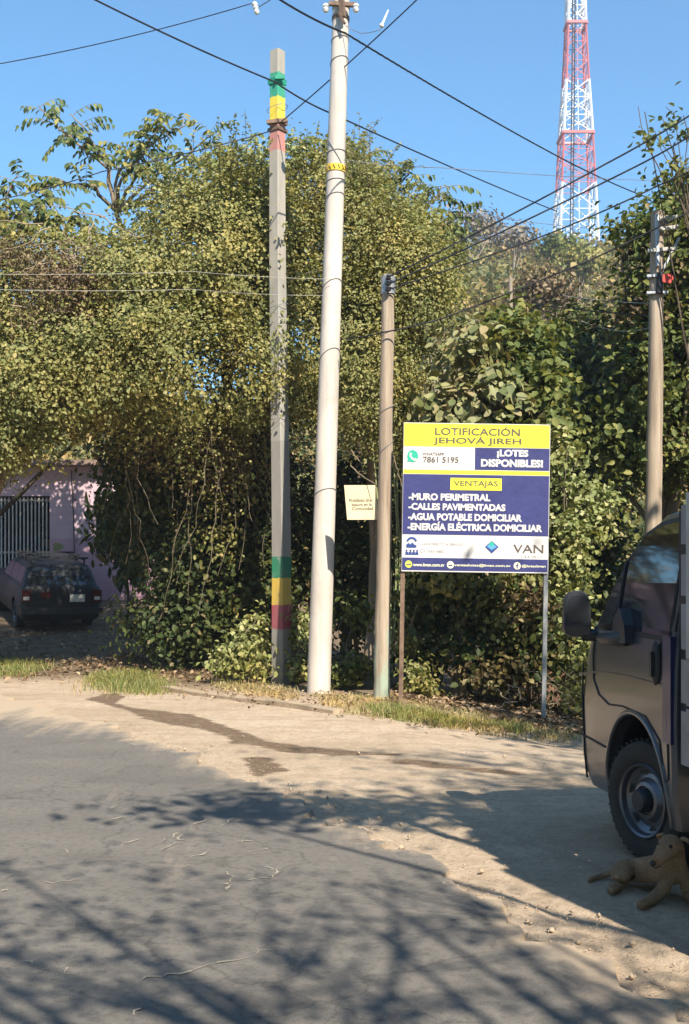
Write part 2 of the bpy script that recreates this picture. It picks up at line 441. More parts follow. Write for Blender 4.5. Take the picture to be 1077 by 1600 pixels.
def tree(name, label, base, ells, nclump, per, spread, leaf, mat, bark, trunk_r, seed, group=None, cat='tree', shell=.45, rag=.28, gap=-9,
         aspect=.6, droop=.35, limbs=10, flat=.8, extra=None, lean=None, crown_name='crown', trunk_name='trunk', twigs=30, twig_r=.008, fill=None, shoots=0, fine=False, shoot_len=.6, aniso=(1, 1)):
    base = Vector(base); root = empty(name, base)
    tag(root, label, cat, group)
    pts, out, cc = crown_pts(ells, nclump, per, spread, shell, rag, gap, seed, flat, aniso)
    r = np.random.default_rng(seed + 3)
    rnd = random.Random(seed)
    m = MB()
    top = sum((Vector(e[0]) for e in ells), Vector()) / len(ells)
    if lean: top = Vector(lean)
    tp = [p - base for p in wander(base - Vector((0, 0, .1)), top, 7, .06 * (top - base).length / 4, seed)]
    m.tube(tp, [trunk_r * (1.25 if i == 0 else 1 - .75 * i / 7) for i in range(8)], 9)
    for i in range(limbs):
        e = ells[i % len(ells)]
        d = Vector(unit(r.normal(size=3))); d.z = abs(d.z) * .7
        tgt = Vector(e[0]) + Vector((d.x * e[1][0], d.y * e[1][1], d.z * e[1][2])) * .8 - base
        k = rnd.randint(2, 6); st = tp[k]; r0 = trunk_r * (1 - .75 * k / 7) * .6
        lp = wander(st, tgt, 6, .07, seed + i * 13)
        m.tube(lp, [r0 * (1 - .85 * j / 6) + .004 for j in range(7)], 6)
    sel = r.choice(len(cc), min(twigs, len(cc)), replace=False)
    for j in sel:
        c = Vector(cc[j]) - base; e = min(ells, key=lambda e: (Vector(e[0]) - base - c).length); ec = Vector(e[0]) - base
        st = c.lerp(ec, .55) + Vector((rnd.uniform(-.1, .1), rnd.uniform(-.1, .1), rnd.uniform(-.2, .05)))
        m.tube(wander(st, c + (c - ec).normalized() * .12, 4, .04, int(j)), [twig_r * 1.5, twig_r * 1.3, twig_r, twig_r * .7, twig_r * .4], 4, caps=False)
    upw = [c for c in cc if c[2] > np.percentile(cc[:, 2], 45)]
    tops = [c for c in cc if c[2] > np.percentile(cc[:, 2], 88)]; sp, so_ = [], []
    for j in range(shoots):
        pool = tops if j % 2 else upw; c = Vector(pool[rnd.randrange(len(pool))]); e = min(ells, key=lambda e: (Vector(e[0]) - c).length)
        d = ((c - Vector(e[0])).normalized() * .8 + Vector((rnd.uniform(-.6, .6), rnd.uniform(-.6, .3), rnd.uniform(.1, 1.1)))).normalized()
        ln = shoot_len * rnd.uniform(.5, 1.4) * (1.25 if j % 2 else 1); q = [c + d * ln * t - Vector((0, 0, .25 * ln * t * t)) for t in np.linspace(0, 1, 6)]
        m.tube([p - base for p in q], [twig_r * (1 - .13 * i) for i in range(6)], 4, caps=False)
        for i in range(int(ln / leaf * (1.5 if j % 2 else 2.2))):
            t = rnd.random() * 4.99; k = int(t); sp.append(q[k].lerp(q[k + 1], t - k) + Vector((rnd.gauss(0, .5), rnd.gauss(0, .5), rnd.gauss(0, .4))) * leaf * .9); so_.append(d)
    if sp: pts = np.r_[pts, np.array(sp)]; out = np.r_[out, np.array(so_)]
    L = leaf * r.uniform(.6, 1.35, len(pts))
    leaves(crown_name, pts, leaf_normals(out), L, mat, root, aspect, droop, origin=base, fine=fine)
    m.build(trunk_name, bark, root, 40)
    if fill:      # a second leaf colour (dry, creeper or sunlit tone) on the same plant
        for (fn, fe, fc, fper, fs, fl, fm) in fill:
            p2, o2, _ = crown_pts(fe, fc, fper, fs, .3, .3, -9, seed + 77)
            leaves(fn, p2, leaf_normals(o2), fl * r.uniform(.6, 1.3, len(p2)), fm, root, aspect, droop, origin=base)
    return root
# ------------------------------------------------------------------ light and sky
SUN_AZ, SUN_EL = 22.5, 43.0          # degrees to the right of straight behind the camera
sd = Vector((math.sin(R(SUN_AZ)) * math.cos(R(SUN_EL)), -math.cos(R(SUN_AZ)) * math.cos(R(SUN_EL)), math.sin(R(SUN_EL))))
sl = bpy.data.lights.new('sun', 'SUN'); sl.energy = 5.0; sl.angle = R(0.55); sl.color = (1.0, .925, .80)
so = bpy.data.objects.new('sun', sl); COL.objects.link(so); so.rotation_euler = sd.to_track_quat('Z', 'Y').to_euler(); so.location = (10, -20, 30)
w = bpy.data.worlds.new('World'); scene.world = w; w.use_nodes = True
nt = w.node_tree; nt.nodes.clear()
sk = nt.nodes.new('ShaderNodeTexSky'); sk.sky_type = 'NISHITA'; sk.sun_disc = False
sk.sun_elevation = R(SUN_EL); sk.sun_rotation = math.atan2(sd.x, sd.y); sk.altitude = 600; sk.air_density = 1.0; sk.dust_density = .2; sk.ozone_density = 4.0
bg = nt.nodes.new('ShaderNodeBackground'); bg.inputs['Strength'].default_value = 0.118
wo = nt.nodes.new('ShaderNodeOutputWorld'); mx = nt.nodes.new('ShaderNodeMix'); mx.data_type = 'RGBA'; mx.blend_type = 'MULTIPLY'; mx.inputs[0].default_value = 1.0; mx.inputs[7].default_value = (.60, .97, 1.03, 1)
nt.links.new(sk.outputs[0], mx.inputs[6]); nt.links.new(mx.outputs[2], bg.inputs[0]); nt.links.new(bg.outputs[0], wo.inputs[0])
vs = scene.view_settings; vs.view_transform = 'Standard'; vs.look = 'None'; vs.exposure = 1.0; vs.gamma = 1.0

# ------------------------------------------------------------------ ground: one sheet to the horizon
def spaced(a, b, fine0, fine1, step, grow):
    xs = list(np.arange(fine0, fine1 + 1e-6, step)); s = step; x = fine1
    while x < b: s *= grow; x += s; xs.append(x)
    s = step; x = fine0; lo = []
    while x > a: s *= grow; x -= s; lo.append(x)
    return np.array(lo[::-1] + xs)
gx = np.unique(np.r_[spaced(-700, 700, -9, 6, .14, 1.13), np.arange(-3.6, 2.2, .05)]); gy = np.unique(np.r_[spaced(-300, 1400, 3, 27, .14, 1.10), np.arange(3.4, 16, .05)])
XX, YY = np.meshgrid(gx, gy); ZZ = hgt(XX, YY)
micro = .016 * np.sin(XX * 5.1 + 2 * np.sin(YY * 2.3)) * np.sin(YY * 4.3 + 1.3 * np.sin(XX * 3.1)) + .012 * np.sin(XX * 11 + YY * 3) * np.sin(YY * 9 - XX * 2)
RB = [(-60, 17.2), (-9.5, 16.6), (-4.55, 15.0), (-2.70, 12.2), (-1.28, 9.6), (-.79, 8.83), (-.28, 7.66), (.21, 6.44), (.73, 5.11), (1.07, 4.18), (1.32, 3.2), (1.5, 1.5), (1.6, -4), (1.6, -80)]
def road_x(Y):
    ys = [b[1] for b in RB][::-1]; xs = [b[0] for b in RB][::-1]
    return np.interp(Y, ys, xs)
off = XX - road_x(np.minimum(YY, 17.2)); off = np.where(YY > 17.2, 5, off)
rut = sst(.02, .15, off) * sst(1.25, .8, off) * sst(9.5, 7.5, YY) * (np.sin(off * 17 + .8 * np.sin(YY * 1.9)) + .6 * np.sin(off * 41 + YY * 2.2)) * (.6 + .4 * np.sin(YY * 3.7 + XX * 2))
ZZ = ZZ + .013 * rut
ZZ = ZZ + .25 * micro * sst(.25, .9, off) - .015 * sst(.1, -.2, off)
soil = np.clip(sst(15.4, 17.2, YY + .42 * np.clip(XX + 2.3, -2, 5) * sst(-3, -2, XX) - 1.4 * sst(-2.2, -3.5, XX)), 0, 1)
damp = np.zeros(XX.shape)
def damp_dark_patch(outline, soft=.22):
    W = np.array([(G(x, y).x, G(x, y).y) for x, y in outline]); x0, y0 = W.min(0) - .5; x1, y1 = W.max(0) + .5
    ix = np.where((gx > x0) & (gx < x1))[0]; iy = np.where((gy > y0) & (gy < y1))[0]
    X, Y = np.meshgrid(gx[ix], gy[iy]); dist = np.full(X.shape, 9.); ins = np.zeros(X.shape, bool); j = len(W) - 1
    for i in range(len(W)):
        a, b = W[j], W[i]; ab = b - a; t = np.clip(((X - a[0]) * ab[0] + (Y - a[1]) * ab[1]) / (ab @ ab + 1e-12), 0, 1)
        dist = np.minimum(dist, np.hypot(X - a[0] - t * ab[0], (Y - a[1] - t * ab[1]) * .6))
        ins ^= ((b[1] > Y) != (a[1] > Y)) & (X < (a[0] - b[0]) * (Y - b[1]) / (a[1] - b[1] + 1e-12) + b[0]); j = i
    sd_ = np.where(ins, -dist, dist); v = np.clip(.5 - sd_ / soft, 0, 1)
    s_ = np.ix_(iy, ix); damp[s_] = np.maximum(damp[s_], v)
damp_dark_patch([(122, 1093), (150, 1086), (185, 1080), (205, 1088), (190, 1098), (215, 1105), (270, 1111), (310, 1116), (345, 1128), (390, 1143), (430, 1158), (480, 1164), (560, 1171), (640, 1176), (640, 1184), (540, 1184), (470, 1180), (420, 1174), (385, 1166), (352, 1164), (345, 1152), (300, 1140), (250, 1132), (215, 1124), (190, 1110), (160, 1102)])
damp_dark_patch([(370, 1184), (400, 1179), (435, 1182), (464, 1206), (440, 1210), (415, 1217), (392, 1219), (376, 1206)])
damp_dark_patch([(560, 1185), (640, 1180), (720, 1192), (900, 1215), (905, 1226), (760, 1212), (640, 1200)], .3)  # plain darker streak along the verge dirt, using the same mask
V = np.stack([XX, YY, ZZ], -1).reshape(-1, 3); ny, nx = XX.shape
ii = (np.arange(ny - 1)[:, None] * nx + np.arange(nx - 1)[None]).ravel()
fi = np.stack([ii, ii + 1, ii + nx + 1, ii + nx], 1).astype(np.int32).ravel()
me = bpy.data.meshes.new('ground'); me.vertices.add(len(V)); me.vertices.foreach_set('co', V.astype(np.float32).ravel())
me.loops.add(len(fi)); me.loops.foreach_set('vertex_index', fi); nf = len(fi) // 4
me.polygons.add(nf); me.polygons.foreach_set('loop_start', np.arange(nf, dtype=np.int32) * 4)
me.polygons.foreach_set('use_smooth', [True] * nf); me.materials.append(M['dirt']); me.update(calc_edges=True)
at = me.attributes.new('soil', 'FLOAT', 'POINT'); at.data.foreach_set('value', soil.astype(np.float32).ravel())
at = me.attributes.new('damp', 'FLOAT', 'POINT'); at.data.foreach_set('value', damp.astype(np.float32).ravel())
ground = bpy.data.objects.new('ground', me); COL.objects.link(ground); tag(ground, kind='structure')

# ------------------------------------------------------------------ asphalt road, ragged edge
def resample(pts, step):
    out = []
    for a, b in zip(pts[:-1], pts[1:]):
        a = Vector((*a, 0)); b = Vector((*b, 0)); n = max(1, int((b - a).length / step))
        out += [a.lerp(b, i / n) for i in range(n)]
    return out + [Vector((*pts[-1], 0))]
near = resample([b for b in RB if -10 < b[0] and -4 <= b[1]], .07)
rf = random.Random(3)
bd = []
for i, p in enumerate(near):
    a = .07 * math.sin(i * .21) + .05 * math.sin(i * .55 + 1) + .035 * math.sin(i * 1.37 + 2) + rf.uniform(-.045, .045) + .05 * math.sin(i * .083 + 2)
    bd.append(p + Vector((.75, .66, 0)) * a)
rings = [(-.03, .55), (0, .42), (.09, .26), (.28, .12), (.8, .03), (3.0, .0)]
vr, fr, dv = [], [], []
dirn = Vector((-.80, -.60, 0)); nb = len(bd)
for k, dd in rings:
    for p in bd:
        q = p + dirn * k
        vr.append((q.x, q.y, -.03 if k < 0 else .030)); 
        extra = .42 * sst(-.5, -2.6, q.x) * sst(9.6, 13.6, q.y) + .12 * sst(5.5, 3.0, q.y) * sst(-.1, .8, q.x)
        dv.append(min(1.0, dd + float(extra)))
for j in range(len(rings) - 1):
    for i in range(nb - 1):
        a = j * nb + i; fr.append((a, a + nb, a + nb + 1, a + 1))
last = list(range((len(rings) - 1) * nb, len(rings) * nb))
i0 = len(vr); vr += [(1.6, -80, .030), (-60, -80, .030), (-60, 16.9, .030)]; dv += [0, 0, .5]
e0 = len(rings) * nb
fr.append(tuple(last[::1] + [i0, i0 + 1, i0 + 2]))
# the bit of the edge behind the camera
me = bpy.data.meshes.new('road'); me.from_pydata(vr, [], fr); me.materials.append(M['asphalt'])
bm = bmesh.new(); bm.from_mesh(me)
big = [f for f in bm.faces if len(f.verts) > 4]; bmesh.ops.triangulate(bm, faces=big)
for f in bm.faces:
    if f.normal.z < 0: f.normal_flip()
bm.to_mesh(me); bm.free()
at = me.attributes.new('dust', 'FLOAT', 'POINT'); at.data.foreach_set('value', dv)
road = bpy.data.objects.new('road', me); COL.objects.link(road); tag(road, kind='structure')

# pale filled cracks in the asphalt
m = MB(); rc = random.Random(21)
def crack(pts, w):
    W = [G(x, y) for x, y in pts]; W = [Vector((p.x, p.y, .0345)) for p in W]; out = []
    for a, b in zip(W[:-1], W[1:]):
        for i in range(5): out.append(a.lerp(b, i / 5) + Vector((rc.uniform(-.02, .02), rc.uniform(-.035, .035), 0)))
    out.append(W[-1])
    ps = []
    for i, p in enumerate(out):
        t = (out[min(i + 1, len(out) - 1)] - out[max(i - 1, 0)]).normalized(); s = Vector((-t.y, t.x, 0))
        ww = .62 * w * rc.choice([.1, .4, .9, 1.2, .25]) * (.2 if i in (0, len(out) - 1) else 1); ps.append((p + s * ww, p - s * ww))
    for (a, b), (c, d) in zip(ps[:-1], ps[1:]): m.poly([a, b, d, c])
for pts, w_ in [([(205, 1550), (270, 1535), (330, 1520), (430, 1497)], .012), ([(350, 1405), (362, 1385), (356, 1372)], .016), ([(385, 1388), (430, 1380), (436, 1370), (412, 1364)], .011),
                ([(186, 1332), (225, 1318)], .014), ([(255, 1325), (275, 1310), (288, 1322)], .014), ([(295, 1303), (330, 1285)], .014), ([(340, 1300), (375, 1284)], .013), ([(250, 1337), (282, 1325)], .012),
                ([(300, 1352), (328, 1337)], .014), ([(170, 1275), (178, 1268)], .018), ([(172, 1290), (198, 1283)], .012), ([(365, 1325), (405, 1320)], .012), ([(100, 1345), (104, 1336)], .014),
                ([(0, 1405), (14, 1400)], .014), ([(100, 1525), (118, 1538)], .009), ([(0, 1517), (50, 1521)], .009), ([(210, 1345), (250, 1342)], .01), ([(212, 1598), (228, 1588)], .01), ([(65, 1392), (120, 1384)], .008),
                ([(270, 1368), (300, 1362)], .009), ([(380, 1340), (420, 1335)], .009)]: crack(pts, w_)
tag(m.build('crack_filling', M['sealant']), kind='structure')

# kerb of the little concrete apron left of the poles
m = MB(); kp = [G(250, 1079), G(300, 1086), G(380, 1097), G(450, 1106), G(520, 1116)]
for a, b in zip(kp[:-1], kp[1:]):
    d = (b - a).normalized(); n = Vector((-d.y, d.x, 0)); n = n if n.y > 0 else -n
    q = [a, b, b + n * .16, a + n * .16]
    lo = [(p.x, p.y, p.z - .08) for p in q]; hi = [(p.x, p.y, p.z + .05 + .012 * math.sin(p.x * 7)) for p in q]
    m.add(lo + hi, [(4, 5, 6, 7), (0, 1, 5, 4), (1, 2, 6, 5), (2, 3, 7, 6), (3, 0, 4, 7)])
tag(m.build('kerb', M['kerb'], fix=True), kind='structure')

# ------------------------------------------------------------------ loose ground cover
def blades(name, XY, Hh, W, mat, lean=.5):
    n = len(XY); X = XY[:, 0]; Y = XY[:, 1]; Z = hgt(X, Y) - .01
    a = RNG.uniform(0, 6.28, n); L = RNG.normal(size=(n, 2)) * lean
    s = np.stack([np.cos(a), np.sin(a), np.zeros(n)], 1) * (W * .5)[:, None]
    b = np.stack([X, Y, Z], 1); mid = b + np.stack([L[:, 0] * Hh * .3, L[:, 1] * Hh * .3, Hh * .6], 1)
    tip = b + np.stack([L[:, 0] * Hh * .95, L[:, 1] * Hh * .95, Hh * (1 - .25 * np.abs(L).sum(1).clip(0, 2))], 1)
    V = np.stack([b - s, b + s, mid + s * .8, tip + s * .1, tip - s * .1, mid - s * .8], 1).reshape(-1, 3)
    return tag(np_mesh(name, V, 6, [(0, 1, 2, 5), (5, 2, 3, 4)], mat), kind='stuff')
def scatter_poly(px_poly, n, jit=.06, zdepth=None):
    """random ground points inside a polygon given on the photograph, mapped on the ground"""
    W = [G(x, y) for x, y in px_poly]; xs = np.array([p.x for p in W]); ys = np.array([p.y for p in W]); out = []
    while len(out) < n:
        x = RNG.uniform(xs.min() - jit, xs.max() + jit, 4000); y = RNG.uniform(ys.min() - jit, ys.max() + jit, 4000)
        x2 = x + RNG.normal(size=4000) * jit; y2 = y + RNG.normal(size=4000) * jit * 2
        ins = np.zeros(4000, bool); j = len(xs) - 1
        for i in range(len(xs)):
            c = ((ys[i] > y2) != (ys[j] > y2)) & (x2 < (xs[j] - xs[i]) * (y2 - ys[i]) / (ys[j] - ys[i] + 1e-12) + xs[i]); ins ^= c; j = i
        out += list(zip(x[ins], y[ins]))
    return np.array(out[:n])
def clumpy(XY, seed, thr=-.3):
    f = Fld(2.6, seed)(np.c_[XY, np.zeros(len(XY))]); return XY[f > thr]
xy = clumpy(scatter_poly([(330, 1066), (420, 1072), (520, 1088), (620, 1092), (700, 1105), (800, 1126), (890, 1140), (905, 1160), (800, 1155), (700, 1140), (600, 1126), (530, 1114), (430, 1092), (340, 1078)], 9000), 3, -.5)
blades('dry_grass', xy, RNG.uniform(.03, .12, len(xy)), RNG.uniform(.005, .011, len(xy)), M['grass'], .6)
xy = clumpy(scatter_poly([(560, 1108), (640, 1110), (740, 1125), (830, 1140), (800, 1152), (700, 1138), (610, 1124)], 5200), 5, .05)
blades('green_grass', xy, RNG.uniform(.04, .15, len(xy)), RNG.uniform(.005, .011, len(xy)), M['grass_green'], .5)
xy = np.r_[scatter_poly([(145, 1060), (185, 1052), (230, 1058), (262, 1080), (235, 1086), (190, 1082), (150, 1076)], 3400, .1), clumpy(scatter_poly([(-60, 1032), (0, 1032), (60, 1040), (78, 1052), (30, 1058), (-60, 1056)], 3600, .15), 8, -.4)]
blades('grass_tufts', xy, RNG.uniform(.05, .20, len(xy)), RNG.uniform(.006, .012, len(xy)), M['grass_green'], .5)

xy = scatter_poly([(145, 1060), (185, 1052), (230, 1058), (275, 1084), (235, 1090), (190, 1086), (140, 1078)], 1500, .2)
blades('dry_grass', xy, RNG.uniform(.03, .15, len(xy)), RNG.uniform(.004, .009, len(xy)), M['grass'], .8)
def litter(name, XY, L, mat, zup=.015):
    n = len(XY); C = np.stack([XY[:, 0], XY[:, 1], hgt(XY[:, 0], XY[:, 1]) + zup + RNG.random(n) * .04], 1)
    N = RNG.normal(size=(n, 3)) * .5; N[:, 2] += 1
    return tag(leaves(name, C, N, L, mat, None, .55, 0), kind='stuff')
xy = scatter_poly([(620, 1085), (700, 1088), (800, 1095), (900, 1105), (910, 1150), (860, 1142), (780, 1126), (690, 1104), (630, 1096)], 3400, .1)
litter('leaf_litter', xy, RNG.uniform(.04, .13, len(xy)), M['litter'])
xy = scatter_poly([(260, 1072), (420, 1078), (620, 1095), (880, 1140), (900, 1165), (700, 1146), (530, 1118), (260, 1086)], 900, .15)
litter('leaf_litter', xy, RNG.uniform(.02, .07, len(xy)), M['litter'])
xy = np.r_[scatter_poly([(80, 1035), (250, 1025), (330, 1040), (330, 1066), (200, 1050), (90, 1050)], 500, .3), np.c_[RNG.uniform(-9, 4, 1600), RNG.uniform(16.8, 24, 1600)]]
litter('yard_litter', xy, RNG.uniform(.05, .13, len(xy)), M['litter'])

# pebbles and crumbs of dirt along the road edge
def stones(name, XY, S, mat):
    n = len(XY); base = np.array([(1, 0, 0), (-.5, .87, 0), (-.5, -.87, 0), (0, 0, .8), (0, 0, -.6)])
    A = RNG.uniform(.5, 1.2, (n, 1, 3)); th = RNG.uniform(0, 6.28, n); c, s = np.cos(th), np.sin(th)
    Rm = np.stack([np.stack([c, -s, 0 * c], 1), np.stack([s, c, 0 * c], 1), np.stack([0 * c, 0 * c, 1 + 0 * c], 1)], 1)
    V = np.einsum('nij,nkj->nki', Rm, base[None] * A) * S[:, None, None]
    V += np.stack([XY[:, 0], XY[:, 1], hgt(XY[:, 0], XY[:, 1]) + .012 + S * .2], 1)[:, None]
    return tag(np_mesh(name, V.reshape(-1, 3), 5, [(0, 1, 3), (1, 2, 3), (2, 0, 3), (1, 0, 4), (2, 1, 4), (0, 2, 4)], mat), kind='stuff')
yy = RNG.uniform(3.3, 12.5, 1500); xx = road_x(yy) + RNG.normal(size=1500) * .2 + .10
x2 = RNG.uniform(-2.5, 2.4, 500); y2 = RNG.uniform(6, 12, 500); k = x2 > road_x(y2)
xy = np.r_[np.c_[xx, yy], np.c_[x2, y2][k]]
stones('gravel', xy, RNG.uniform(.003, .010, len(xy)) * np.where(RNG.random(len(xy)) < .05, 2.6, 1), M['stone'])

# ------------------------------------------------------------------ air
t = NT('light haze'); pv = t.n('ShaderNodeVolumePrincipled'); pv.inputs['Color'].default_value = (.86, .91, 1.0, 1); pv.inputs['Density'].default_value = .0009; pv.inputs['Anisotropy'].default_value = .2
t.l(pv.outputs[0], t.out.inputs['Volume'])
m = MB(); m.box(-712, 712, -312, 1412, -4, 95); tag(m.build('haze', t.m, fix=True), kind='stuff')
# ------------------------------------------------------------------ poles
def pole_pts(bx, by, tx, ty, Yd, ztop_extra=0):
    a = P(bx, by, Yd); g = float(hgt(a.x, a.y)); a.z = g; b = P(tx, ty, Yd)
    if ztop_extra: b = b + (b - a).normalized() * ztop_extra
    return a, b

# round concrete pole
a, b = pole_pts(498, 1083, 533.5, 0, 15.4, 1.6)
wp = empty('concrete_pole', a); tag(wp, 'tall round pale concrete utility pole with a yellow strap, thickest of the poles', 'utility pole')
ax = (b - a); Lw = ax.length; ad = ax.normalized(); dpy = (b - a).length
def on_w(py):  # distance along pole for a photograph row
    return ((H + (HZ - py) / F * 15.4) - a.z) / ad.z
def wr(s): return .158 - s * .0052
m = MB(); m.tube([ad * (-.2)] + [ad * (Lw * i / 14) for i in range(15)], [.158] + [wr(Lw * i / 14) for i in range(15)], 28); m.build('shaft', M['concrete'], wp, 40)
def ring(mm, s, w_, extra, n=24): mm.tube([ad * (s - w_ / 2), ad * (s + w_ / 2)], [wr(s) + extra] * 2, n)
m = MB(); ring(m, on_w(265), .085, .012); o = m.build('yellow_strap', M['yellow_band'], wp, 40)
m = MB(); 
for k in range(14):
    an = k / 14 * 6.283; c = ad * on_w(265); rr = wr(on_w(265)) + .013
    p0 = c + Vector((math.cos(an) * rr, math.sin(an) * rr, .025)); p1 = c + Vector((math.cos(an + .2) * rr, math.sin(an + .2) * rr, -.025)); m.bar(p0, p1, .022, .006)
m.build('strap_mark', M['rusty'], o)
m = MB()
for py in (12, 30): ring(m, on_w(py), .05, .008)
c = ad * on_w(20)
m.bar(c + Vector((-.16, -.17, .04)), c + Vector((.21, -.17, .02)), .05, .05); m.bar(c + Vector((.0, -.18, .16)), c + Vector((.03, -.2, -.16)), .05, .07)
m.bar(c + Vector((-.02, -.19, -.1)), c + Vector((.05, -.24, -.26)), .03, .03)
m.build('pole_bracket', M['rusty'], wp)
for sx in (-.2, .2):
    m = MB(); m.lathe([(.0, -.05), (.03, -.05), (.045, -.02), (.028, 0), (.045, .02), (.03, .05), (0, .05)], 14, Matrix.Translation(c + Vector((sx, -.17, -.02))) @ Matrix.Rotation(R(90), 4, 'Y'))
    m.build('insulator', M['porcelain'], wp, 60)
rw = random.Random(4)
for py, tilt in ((64, .03), (98, .05), (240, .02), (285, .02), (310, .05), (450, .1), (560, .12), (772, .07)):
    s0 = on_w(py); pts = []
    for k in range(25):
        an = k / 24 * 6.283; rr = wr(s0) + .006; pts.append(ad * (s0 + tilt * math.cos(an + 1)) + Vector((math.cos(an) * rr, math.sin(an) * rr, 0)))
    m = MB(); m.tube(pts, .0045, 5); m.build('wrapped_wire', M['cable_grey'], wp)
pts = []; m = MB()
for k in range(60):
    t = k / 59; an = t * 5.5; s0 = on_w(220 + 130 * t); rr = wr(s0) + .007; pts.append(ad * s0 + Vector((math.cos(an - 2.6) * rr, math.sin(an - 2.6) * rr, 0)))
m.tube(pts, .005, 5); m.build('wrapped_wire', M['cable_grey'], wp)
WPA, WAD = a, ad

# painted square pole
a, b = pole_pts(440, 1068, 433, 80, 16.8)
sp_ = empty('square_pole', a); tag(sp_, 'square concrete pole painted with green, yellow and red bands near its foot and its top', 'utility pole')
m = MB(); ax = b - a; rot = Matrix.Rotation(R(-37), 3, 'Z'); rings_ = []
for i in range(13):
    t = i / 12; h_ = .112 - .030 * t; c = ax * t; ch = h_ * .86
    pr = [(-ch, -h_), (ch, -h_), (h_, -ch), (h_, ch), (ch, h_), (-ch, h_), (-h_, ch), (-h_, -ch)]
    rings_.append([c + rot @ Vector((x, y, 0)) + Vector((.012 * math.sin(t * 7), 0, 0)) for x, y in pr])
m.loft(rings_); m.build('shaft', M['banded'], sp_, fix=True)
s = lambda py: ax * (((H + (HZ - py) / F * 16.8) - a.z) / ax.z)
m = MB()
for py, e in ((193, .012), (204, .01)):
    c = s(py); h_ = .094 + e; m.loft([[c + Vector((0, 0, dz)) + rot @ Vector((x * h_, y * h_, 0)) for x, y in ((-1, -1), (1, -1), (1, 1), (-1, 1))] for dz in (-.022, .022)])
m.bar(s(196) + Vector((-.15, -.12, 0)), s(192) + Vector((.15, -.10, 0)), .05); m.build('cable_clamp', M['rusty'], sp_, fix=True)
m = MB(); c = s(128); m.loft([[c + Vector((0, 0, dz)) + rot @ Vector((x * h_, y * h_, 0)) for x, y in ((-1, -1), (1, -1), (1, 1), (-1, 1))] for dz, h_ in ((-.05, .096), (.03, .10))])
m.bar(c + Vector((-.02, -.14, 0)), c + Vector((.11, -.13, .01)), .05, .05); o = m.build('green_collar', plain('green paint', (.02, .26, .16), .7), sp_, fix=True)
for py in (170, 480, 655):
    m = MB(); c = s(py); pts = [c + Vector((.15 * math.cos(k / 16 * 6.283), .15 * math.sin(k / 16 * 6.283), .04 * math.cos(k / 16 * 6.283))) for k in range(17)]
    m.tube(pts, .004, 5); m.build('tie_wire', M['cable_grey'], sp_)

# small wooden pole
a, b = pole_pts(596, 1092, 607, 432, 14.6)
sw = empty('wooden_pole', a); tag(sw, 'short weathered wooden pole with green paint at its foot, right beside the big sign', 'utility pole')
ax = b - a
m = MB(); rp = random.Random(8); m.tube([ax * (i / 22) + Vector((rp.uniform(-.006, .006) + .004 * math.sin(i / 22 * 3.1), 0, 0)) - Vector((0, 0, .1 if i == 0 else 0)) for i in range(23)], [.110 - .030 * math.sqrt(i / 22) + rp.uniform(-.003, .003) for i in range(23)], 18)
m.build('shaft', M['pole_wood_green'], sw, 50)
s = lambda py: ax * (((H + (HZ - py) / F * 14.6) - a.z) / ax.z)
m = MB(); m.tube([s(460), s(434)], [.092, .092], 18); m.tube([s(434), s(430)], [.095, .06], 18); o = m.build('pole_cap', M['galv'], sw, 40)
m = MB()
for py in (438, 447, 456):
    m.tube([s(py) + Vector((-.03, -.09, 0)), s(py) + Vector((.0, -.17, 0))], .012, 8)
    m.lathe([(.0, -.03), (.026, -.03), (.034, -.012), (.02, 0), (.034, .012), (.026, .03), (0, .03)], 12, Matrix.Translation(s(py) + Vector((.0, -.15, 0))) @ Matrix.Rotation(R(90), 4, 'Y'))
m.bar(s(462) + Vector((0, -.12, 0)), s(433) + Vector((0, -.12, 0)), .035, .012); m.build('cable_rack', M['black'], sw)
for py, q in ((520, .03), (640, .05), (700, .08)):
    m = MB()
    pts = [s(py) + Vector((.098 * math.cos(k / 16 * 6.283), .098 * math.sin(k / 16 * 6.283), q * math.cos(k / 16 * 6.283))) for k in range(17)]; m.tube(pts, .004, 5); m.build('tie_wire', M['cable_grey'], sw)
SWA, SWX = a, ax

# right wooden pole
a, b = pole_pts(1017, 1100, 1028, 331, 16.6)
rw_ = empty('wooden_pole', a); tag(rw_, 'tall grey wooden pole carrying crossbars and a red tag, standing behind the parked truck', 'utility pole')
ax = b - a; s = lambda py: ax * (((H + (HZ - py) / F * 16.6) - a.z) / ax.z)
m = MB(); m.tube([ax * (i / 22) + Vector((rp.uniform(-.006, .006), 0, 0)) - Vector((0, 0, .15 if i == 0 else 0)) for i in range(23)], [.135 - .04 * i / 22 + rp.uniform(-.003, .003) for i in range(23)], 18)
m.build('shaft', M['pole_wood'], rw_, 50)
for py, x0, x1 in ((347, -.05, .28), (363, -.06, .26), (396, -.17, .24)):
    m = MB(); m.bar(s(py) + Vector((x0, -.13, 0)), s(py - 2) + Vector((x1, -.13, .02)), .055, .05); m.build('crossbar', M['cable_pale'], rw_)
m = MB(); m.bar(s(425) + Vector((.05, -.12, 0)), s(375) + Vector((.28, -.12, 0)), .04, .03); m.bar(s(420) + Vector((-.03, -.14, 0)), s(340) + Vector((-.05, -.14, 0)), .07, .04); m.build('brace', M['galv'], rw_)
for py in (434, 460):
    m = MB(); m.tube([s(py - 2), s(py + 2)], [.128, .128], 18); m.bar(s(py) + Vector((-.17, -.1, 0)), s(py) + Vector((.13, -.13, 0)), .033); m.build('pole_band', M['galv'], rw_, 40)
m = MB(); m.tube([s(430) + Vector((.02, -.135, 0)), s(462) + Vector((.0, -.135, 0))], .05, 10); m.build('black_sleeve', M['black'], rw_, 40)
